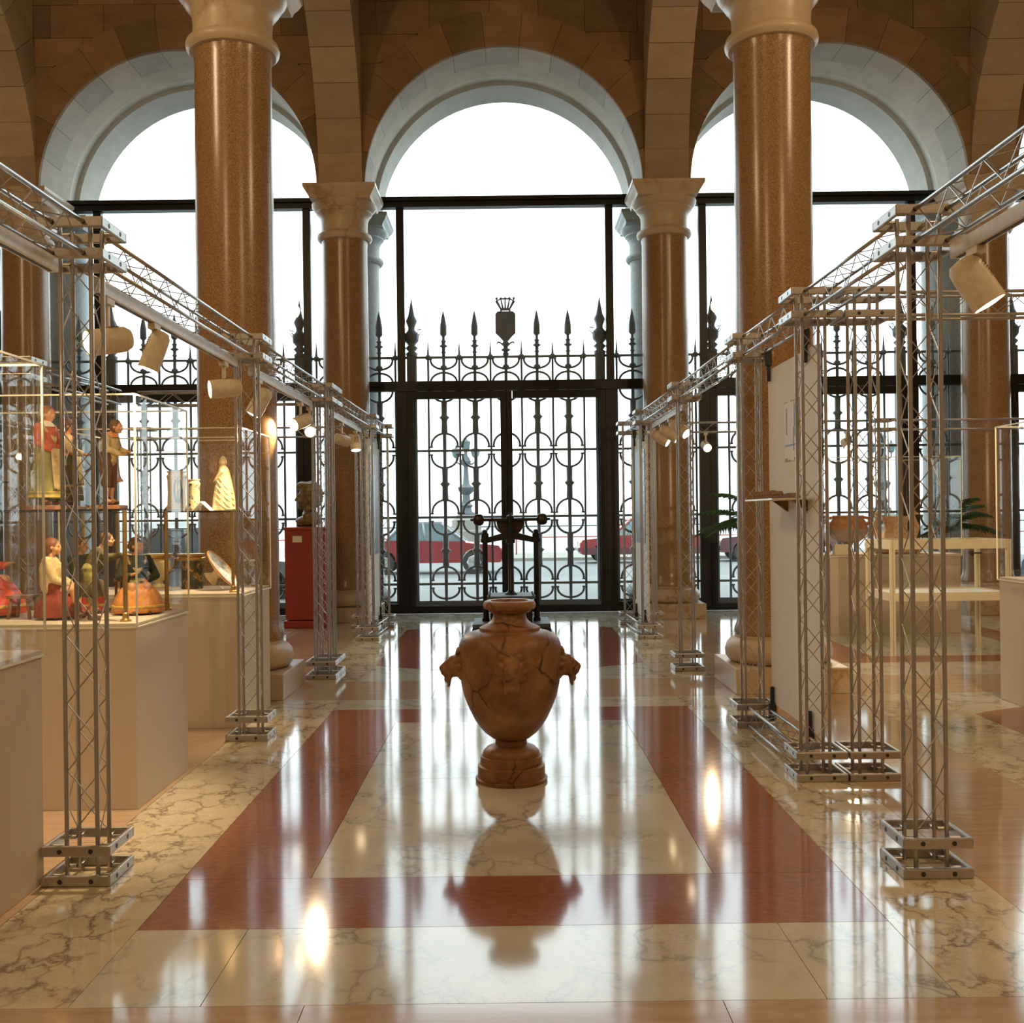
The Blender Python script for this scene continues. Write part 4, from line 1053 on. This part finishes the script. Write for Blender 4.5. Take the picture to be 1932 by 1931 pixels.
def figure(label, loc, rz, s, arms, clothes, hd=(.012,0,.436), seated=False, tilt=0, yaw=0, lean=0.0, hair='hair_brown', bun=False, feet=True, shoes='cloth_brown', scarf=None):
    """presepe style figurine facing +X, .48 m tall before scaling; arms: [(elbow, wrist, direction) left, right]"""
    t = thing('figurine', label, 'figurine', loc, rz); t.scale = (s, s, s)
    hip = .13 if seated else .24; dz = hip-.24
    def U(p): return Vector((p[0]+lean*(max(0, p[2]+dz-hip)), p[1], p[2]+dz))
    P = [('c',U((0,0,.25)),U((0,0,.34)),.042,.044),('c',U((0,-.03,.36)),U((0,.03,.36)),.028,.028),('c',U((0,0,.37)),U((.006,0,.405)),.016,.014)]
    hc = U(hd); P += head(hc, 1.0, tilt, yaw)
    SL = [('c',U((0,0,.255)),U((0,0,.345)),.047,.050),('c',U((0,-.034,.362)),U((0,.034,.362)),.030,.030)]
    for sgn, (e, wv, d) in zip((1,-1), arms):
        sh = U((0, sgn*.052, .37)); e = U(e); wv = U(wv); P += [('c',sh,e,.017,.013),('c',e,wv,.013,.008)]+hand(wv, d)
        k = e.lerp(wv, .78); SL += [('c',sh,e,.024,.019),('c',e,k,.019,.016)]
    for sgn in (1,-1):
        if seated: kn = V3(.105,sgn*.036,.135); an = V3(.11,sgn*.036,.03)
        else: kn = V3(.004,sgn*.028,.13); an = V3(0,sgn*.028,.03)
        P += [('c',V3(0,sgn*.025,hip),kn,.027,.019),('c',kn,an,.019,.011),('c',an,an+V3(.03,0,-.014),.012,.009)]
        if feet: blob('shoe', [('c',an+V3(-.008,0,-.012),an+V3(.04,0,-.017),.0125,.010),('c',an+V3(-.004,0,-.01),an+V3(-.002,0,.012),.0135,.0135)], M[shoes], t, .004, 1)
    blob('body', P, M['skin'], t, .0028, 1)
    for c in clothes:
        kind = c[0]
        if kind == 'jacket': blob('jacket', SL, M[c[1]], t, .005, 2)
        elif kind == 'vest': blob('vest', SL[:2], M[c[1]], t, .005, 2).scale = (1.06,1.06,1.0)
        elif kind == 'skirt':
            _, mt, r0, z0, bands = c; zt = hip+.035
            b = B(); prof = [(r0*.96,z0),(r0,z0+.006),(r0*.93,z0+.06),(r0*.78,z0+(zt-z0)*.55),(r0*.60,zt-.05),(.052,zt)]
            b.lathe(prof, (.03 if seated else 0,0,0), 48, fold=.05, fa=9); sk = b.build('skirt', M[mt], t)
            for zb, mb in bands:
                f = (zb-z0)/(zt-z0); rr = r0*(1-.11*min(1, f*4))+.0015
                B().lathe([(rr*.985,zb-.006),(rr*1.005,zb-.005),(rr,zb+.005),(rr*.98,zb+.006)], (.03 if seated else 0,0,0), 48, fold=.05, fa=9).build('hem_band', M[mb], sk)
        elif kind == 'lapskirt':
            _, mt, r0 = c
            b = B(); b.lathe([(r0*.99,.010),(r0*1.02,.02),(r0*.96,.05),(r0*.84,.09),(r0*.70,.118),(r0*.56,.132),(.05,.148)], (.05,0,0), 48, fold=.045, fa=10, sy=1.05); sk = b.build('skirt', M[mt], t)
            B().lathe([(r0*.985,.034),(r0*1.012,.036),(r0*1.005,.044),(r0*.975,.046)], (.05,0,0), 48, fold=.045, fa=10, sy=1.05).build('hem_band', M['cloth_yellow'], sk)
        elif kind == 'apron':
            _, mt, r0, z0, z1 = c; b = B(); n = 9; vs = []
            for j in range(6):
                f = j/5; z = z1+(z0-z1)*f; rr = .058+(r0-.058)*f+.006
                for i in range(n):
                    a = (-.62+1.24*i/(n-1))*(1-.1*f); vs.append((rr*math.cos(a)+(.03*f if seated else 0), rr*math.sin(a), z+.006*math.sin(i*2.1)*(f > .9)))
            b._add(vs, [(j*n+i, j*n+i+1, (j+1)*n+i+1, (j+1)*n+i) for j in range(5) for i in range(n-1)], True); o = b.build('apron', M[mt], t)
            so = o.modifiers.new('thick','SOLIDIFY'); so.thickness = .004; so.offset = 1
        elif kind == 'breeches':
            Q = [('c',V3(0,-.012,hip+.03),V3(0,.012,hip+.03),.046,.046)]
            for sgn in (1,-1): Q += [('c',V3(0,sgn*.026,hip),V3(.004,sgn*.03,.12),.036,.029)]
            blob('breeches', Q, M[c[1]], t, .005, 2)
        elif kind == 'collar': B().lathe([(.030,.0),(.040,-.012),(.043,-.02),(.036,-.012),(.022,.008)], U((.002,0,.395)), 20, fold=.06, fa=7).build('collar', M[c[1]], t)
        elif kind == 'shawl': blob('shawl', [('c',U((.008,-.04,.372)),U((.046,0,.31)),.017,.012),('c',U((.008,.04,.372)),U((.046,0,.31)),.017,.012),('c',U((-.012,-.04,.375)),U((-.012,.04,.375)),.02,.02)], M[c[1]], t, .005, 2)
    hp = [('s', hc+V3(-.008,0,.012), .033, (1,.95,1.0)), ('s', hc+V3(-.016,0,-.004), .026, (.9,1.05,1.1))]
    if bun: hp.append(('s', hc+V3(-.036,0,-.002), .016))
    blob('hair', hp, M[hair], t, .005, 1, Matrix.Translation(hc) @ Matrix.Rotation(yaw,4,'Z') @ Matrix.Translation(-hc))
    if scarf: B().tube([hc+V3(.008*math.cos(a)+.004,.033*math.cos(a),.034*abs(math.sin(a))*1.12-.004) for a in [math.pi*i/10 for i in range(11)]], .007, 6).build('headscarf', M[scarf], t)
    return t
def base_block(label, px, py, Y, z, sx=.075, sy=.07, h=.022):
    p = at(px, py, Y); o = B().box((-sx,-sy,0),(sx,sy,h)).build('wooden_base', M['wood_brown'], None, bevel=.002, loc=(p.x, Y, z)); tag(o, label, 'base'); return (p.x, Y, z+h)
ZSH = 1.4532
p = base_block('brown wooden base under the figurine in the red jacket', 88, 950, 5.36, ZSH)
figure('standing figurine in red jacket, cream apron and yellow hemmed green skirt', p, R(-12), 1.06,
       [((.012,.072,.30),(.06,.045,.262),(.6,0,-.8)), ((.012,-.072,.30),(.062,-.040,.258),(.6,0,-.8))],
       [('jacket','cloth_red'),('skirt','cloth_olive',.082,.035,[(.045,'cloth_yellow'),(.062,'cloth_yellow'),(.084,'cloth_yellow')]),('apron','cloth_cream',.078,.075,.27),('shawl','cloth_cream'),('collar','cloth_white')], hair='hair_grey', bun=True, scarf='cloth_scarlet')
p = base_block('brown wooden base under the figurine in the orange bodice', 128, 950, 5.66, ZSH)
figure('standing figurine in orange bodice and banded dark green skirt behind the red jacket one', p, R(12), .98,
       [((.02,.07,.31),(.075,.05,.285),(1,0,-.2)), ((.02,-.07,.31),(.085,-.035,.28),(1,.1,-.1))],
       [('jacket','cloth_cream'),('vest','cloth_orange'),('skirt','cloth_green',.08,.03,[(.06,'cloth_yellow'),(.085,'cloth_yellow'),(.11,'cloth_yellow')]),('apron','cloth_cream',.075,.12,.27)], hair='hair_brown', bun=True)
p = base_block('brown wooden base under the figurine holding a pipe', 205, 950, 5.46, ZSH)
fm_ = figure('standing figurine in cream shirt and brown breeches reaching out, holding a pipe', p, R(-8), .93,
       [((.02,.072,.31),(.085,.045,.295),(1,0,.1)), ((.02,-.072,.31),(.10,-.045,.275),(1,0,.05))],
       [('jacket','cloth_cream'),('breeches','cloth_brown'),('collar','cloth_orange')], hair='hair_brown', lean=.12, hd=(.03,0,.432))
B().lathe([(.004,.0),(.004,.12),(.006,.14),(.018,.165)], n=10).xf(Matrix.Translation((.075,-.05,.29)) @ Matrix.Rotation(R(172),4,'Y')).build('pipe', M['wood_brown'], fm_)
ZP = .9003
def fig_xy(px, py, Y, z): q = at(px, py, Y); return (q.x, Y, z)
q = fig_xy(97, 1160, 5.38, ZP)
figure('seated figurine in cream blouse and dark red skirt, seen from the side', q, R(10), 1.12,
       [((.03,.062,.29),(.085,.03,.265),(1,-.2,-.2)), ((.03,-.062,.29),(.09,-.03,.262),(1,.2,-.2))],
       [('jacket','cloth_cream'),('skirt','cloth_dkred',.10,.01,[(.03,'cloth_yellow'),(.065,'cloth_orange')]),('shawl','cloth_cream')], seated=True, hair='hair_auburn', bun=True)
t = thing('stool', 'small brown wooden stool behind the seated figurine in the cream blouse', 'stool', (q[0]-.165, q[1]+.05, ZP))
B().box((-.06,-.06,.105),(.06,.06,.12)).build('seat', M['wood_brown'], t, bevel=.002)
for sx in (-1,1):
    for sy in (-1,1): B().rod((sx*.055,sy*.05,0),(sx*.04,sy*.04,.106),.009,n=6).build('leg', M['wood_brown'], t)
q = fig_xy(172, 1166, 5.27, ZP)
figure('standing figurine in long green coat leaning over, arm stretched out', q, R(20), .93,
       [((.03,.085,.33),(.11,.075,.335),(1,0,.1)), ((.05,-.078,.34),(.135,-.075,.35),(1,-.1,.1))],
       [('jacket','cloth_green'),('breeches','cloth_olive'),('skirt','cloth_green',.066,.13,[])], lean=.35, hd=(.02,0,.43), hair='hair_brown')
q = fig_xy(152, 1150, 5.74, ZP)
figure('dark haired seated figurine in red skirt behind the green coat', q, R(-20), 1.12,
       [((.03,.062,.29),(.085,.03,.265),(1,-.2,-.2)), ((.03,-.062,.29),(.09,-.03,.262),(1,.2,-.2))],
       [('jacket','cloth_dkgreen'),('lapskirt','cloth_scarlet',.085)], seated=True, hair='hair_brown')
q = fig_xy(258, 1155, 5.66, ZP)
figure('seated figurine in green bodice and wide orange skirt, hands in the lap', q, R(-62), 1.10,
       [((.03,.088,.29),(.075,.03,.268),(.4,-.9,.2)), ((.03,-.088,.29),(.07,-.03,.30),(.3,.9,.3))],
       [('jacket','cloth_dkgreen'),('lapskirt','cloth_orange',.112),('shawl','cloth_cream'),('apron','cloth_olive',.09,.09,.17)], seated=True, hair='hair_brown', yaw=R(45), bun=True)
t = thing('small_table', 'little red brown table between the green coat and the orange skirt figurines', 'table', (fig_xy(238,1150,5.84,ZP)[0], 5.84, ZP))
B().box((-.05,-.05,.16),(.05,.05,.175)).build('tabletop', M['wood_brown'], t, bevel=.002)
for sx in (-1,1):
    for sy in (-1,1): B().rod((sx*.042,sy*.042,0),(sx*.038,sy*.038,.161),.008,n=6).build('leg', M['wood_brown'], t)
q = fig_xy(18, 1162, 5.45, ZP)
figure('large seated figurine in flowing scarlet robe with gold trim', (q[0]-.24, q[1]+.12, q[2]), R(-15), 1.42,
       [((.03,.075,.29),(.10,.05,.30),(1,0,.3)), ((.03,-.075,.29),(.12,-.05,.27),(1,0,-.5))],
       [('jacket','cloth_scarlet'),('lapskirt','cloth_scarlet',.13),('shawl','cloth_yellow')], seated=True, hair='hair_brown')

# ================================================================ MAJOLICA CASE
def onto(px, Y, z): q = at(px, 960, Y); return (q.x, Y, z)
def jar(label, px, Y, r, h, mt):
    t = thing('majolica_jar', label, 'jar', onto(px, Y, ZSH))
    B().lathe([(r*.92,0),(r*1.02,.012),(r*1.02,h*.10),(r*.90,h*.16),(r*.86,h*.5),(r*.90,h*.80),(r*.99,h*.87)], n=32).build('jar_body', M[mt], t)
    B().lathe([(r*.99,h*.87),(r*.82,h*.92),(r*.80,h*.95),(r*.95,h*.985),(r*.95,h),(r*.80,h),(r*.74,h*.9)], n=32).build('jar_lip', M['plaster_figure'], t)
    return t
j1 = jar('large cream majolica jar with a painted dark sprig', 334, 7.50, .072, .285, 'plaster_figure')
sp = B()
for i in range(9):
    z = .07+.018*i; w_ = .010+.020*math.sin(math.pi*(i+1)/10.5)
    for s in (-1,1):
        a = -1.15+s*w_/.066*.8; sp.ball((.0655*math.cos(a),.0655*math.sin(a),z),.008,(1,1,1.4),8)
sp.rod((.064*math.cos(-1.15),.064*math.sin(-1.15),.05),(.064*math.cos(-1.15),.064*math.sin(-1.15),.235),.004,n=6)
sp.build('painted_sprig', M['car_dark'], j1)
jar('smaller majolica jar painted blue and ochre', 366, 7.40, .047, .222, 'majolica')
q = onto(386, 7.36, ZSH)
o = B().prism([(-.06,0),(-.002,.066),(.004,.066),(.072,0),(.066,0),(.002,.058),(-.054,0)], 'y', -.05, .05).build('folded_card', M['paper'], None, loc=(q[0]-.01,q[1]-.02,q[2])); tag(o, 'white folded card standing between the jar and the statuette', 'card')
t = thing('statuette', 'cream robed statuette with tall headdress on the glass shelf', 'statuette', onto(423, 7.42, ZSH)); PF = M['plaster_figure']
B().lathe([(.082,0),(.085,.008),(.080,.03),(.072,.10),(.060,.17),(.048,.23),(.040,.27)], n=36, fold=.05, fa=8, sy=.8).build('robe', PF, t)
blob('figure_body', [('c',(0,0,.22),(.0,0,.275),.042,.040),('s',(-.005,0,.315),.022,(1,.95,1.15)),('c',(0,0,.27),(-.002,0,.30),.014,.013),('c',(-.002,.036,.275),(-.045,.03,.215),.016,.012),('c',(-.002,-.036,.275),(-.048,-.025,.22),.016,.012),('c',(-.024,0,.315),(-.029,0,.309),.004,.005)]+hand((-.046,-.022,.216),(-1,.2,-.4),.9)+hand((-.044,.028,.212),(-1,-.2,-.4),.9), PF, t, .004, 1)
B().lathe([(.024,.325),(.028,.335),(.024,.345),(.021,.36),(.012,.378),(.004,.385)], (-.006,0,0), 20).build('headdress', PF, t)
for i in range(5):
    pts = []
    for k in range(9):
        f = k/8; a = R(-150+135*f); z = .21-.04*i+.045*math.cos(f*3.1)-.045*f; rr = .086-.044*max(z,.01)/.27; pts.append((rr*math.cos(a), .8*rr*math.sin(a), max(z,.012)))
    B().tube(pts, .0055, 6).build('robe_fold', PF, t)
t = thing('painted_dish', 'wide painted footed dish tilted towards the aisle', 'dish', (at(416,1100,7.45).x, 7.45, .9003))
mm = Matrix.Translation((.0,0,.128)) @ Matrix.Rotation(R(52),4,'Y')
B().lathe([(.03,-.012),(.10,-.004),(.150,.012),(.162,.022),(.162,.028),(.150,.020),(.10,.004),(.02,-.002)], n=40).xf(mm).build('plate', M['dish_paint'], t)
B().lathe([(.163,.020),(.166,.026),(.163,.031),(.158,.029),(.158,.022)], n=40, cap=False).xf(mm).build('rim', M['cloth_orange'], t)
B().lathe([(.035,-.012),(.03,-.05),(.055,-.085),(.06,-.092)], n=24).xf(mm).build('dish_foot', M['plaster_figure'], t)
B().prism([(-.10,0),(.02,0),(-.02,.07),(-.055,.06)], 'y', -.03, .03).build('rest', M['case_glass'], t)
t = thing('cachepot', 'dark green cachepot with painted gold scrolls', 'pot', (at(362,1100,7.6).x, 7.60, .9003))
B().lathe([(.075,0),(.08,.01),(.078,.03),(.082,.19),(.088,.20)], n=28).build('pot_body', M['cachepot_paint'], t)
B().lathe([(.088,.20),(.10,.205),(.102,.222),(.092,.23),(.10,.24),(.10,.25),(.08,.245)], n=28).build('gilt_rim', M['brass'], t)
t = thing('gilt_vase', 'gilt and cream two handled vase beside the dark green cachepot', 'vase', (at(300,1100,7.68).x, 7.68, .9003))
B().lathe([(.05,0),(.055,.012),(.03,.03),(.028,.045),(.06,.08),(.082,.14),(.082,.19),(.06,.215)], n=28).build('vase_body', M['plaster_figure'], t)
B().lathe([(.06,.215),(.09,.225),(.10,.24),(.102,.25),(.08,.245)], n=28).build('gilt_rim', M['brass'], t)
for s in (-1,1): B().tube([(s*.08,0,.12),(s*.115,0,.16),(s*.12,0,.21),(s*.085,0,.235)], .009, 8).build('handle', M['brass'], t)
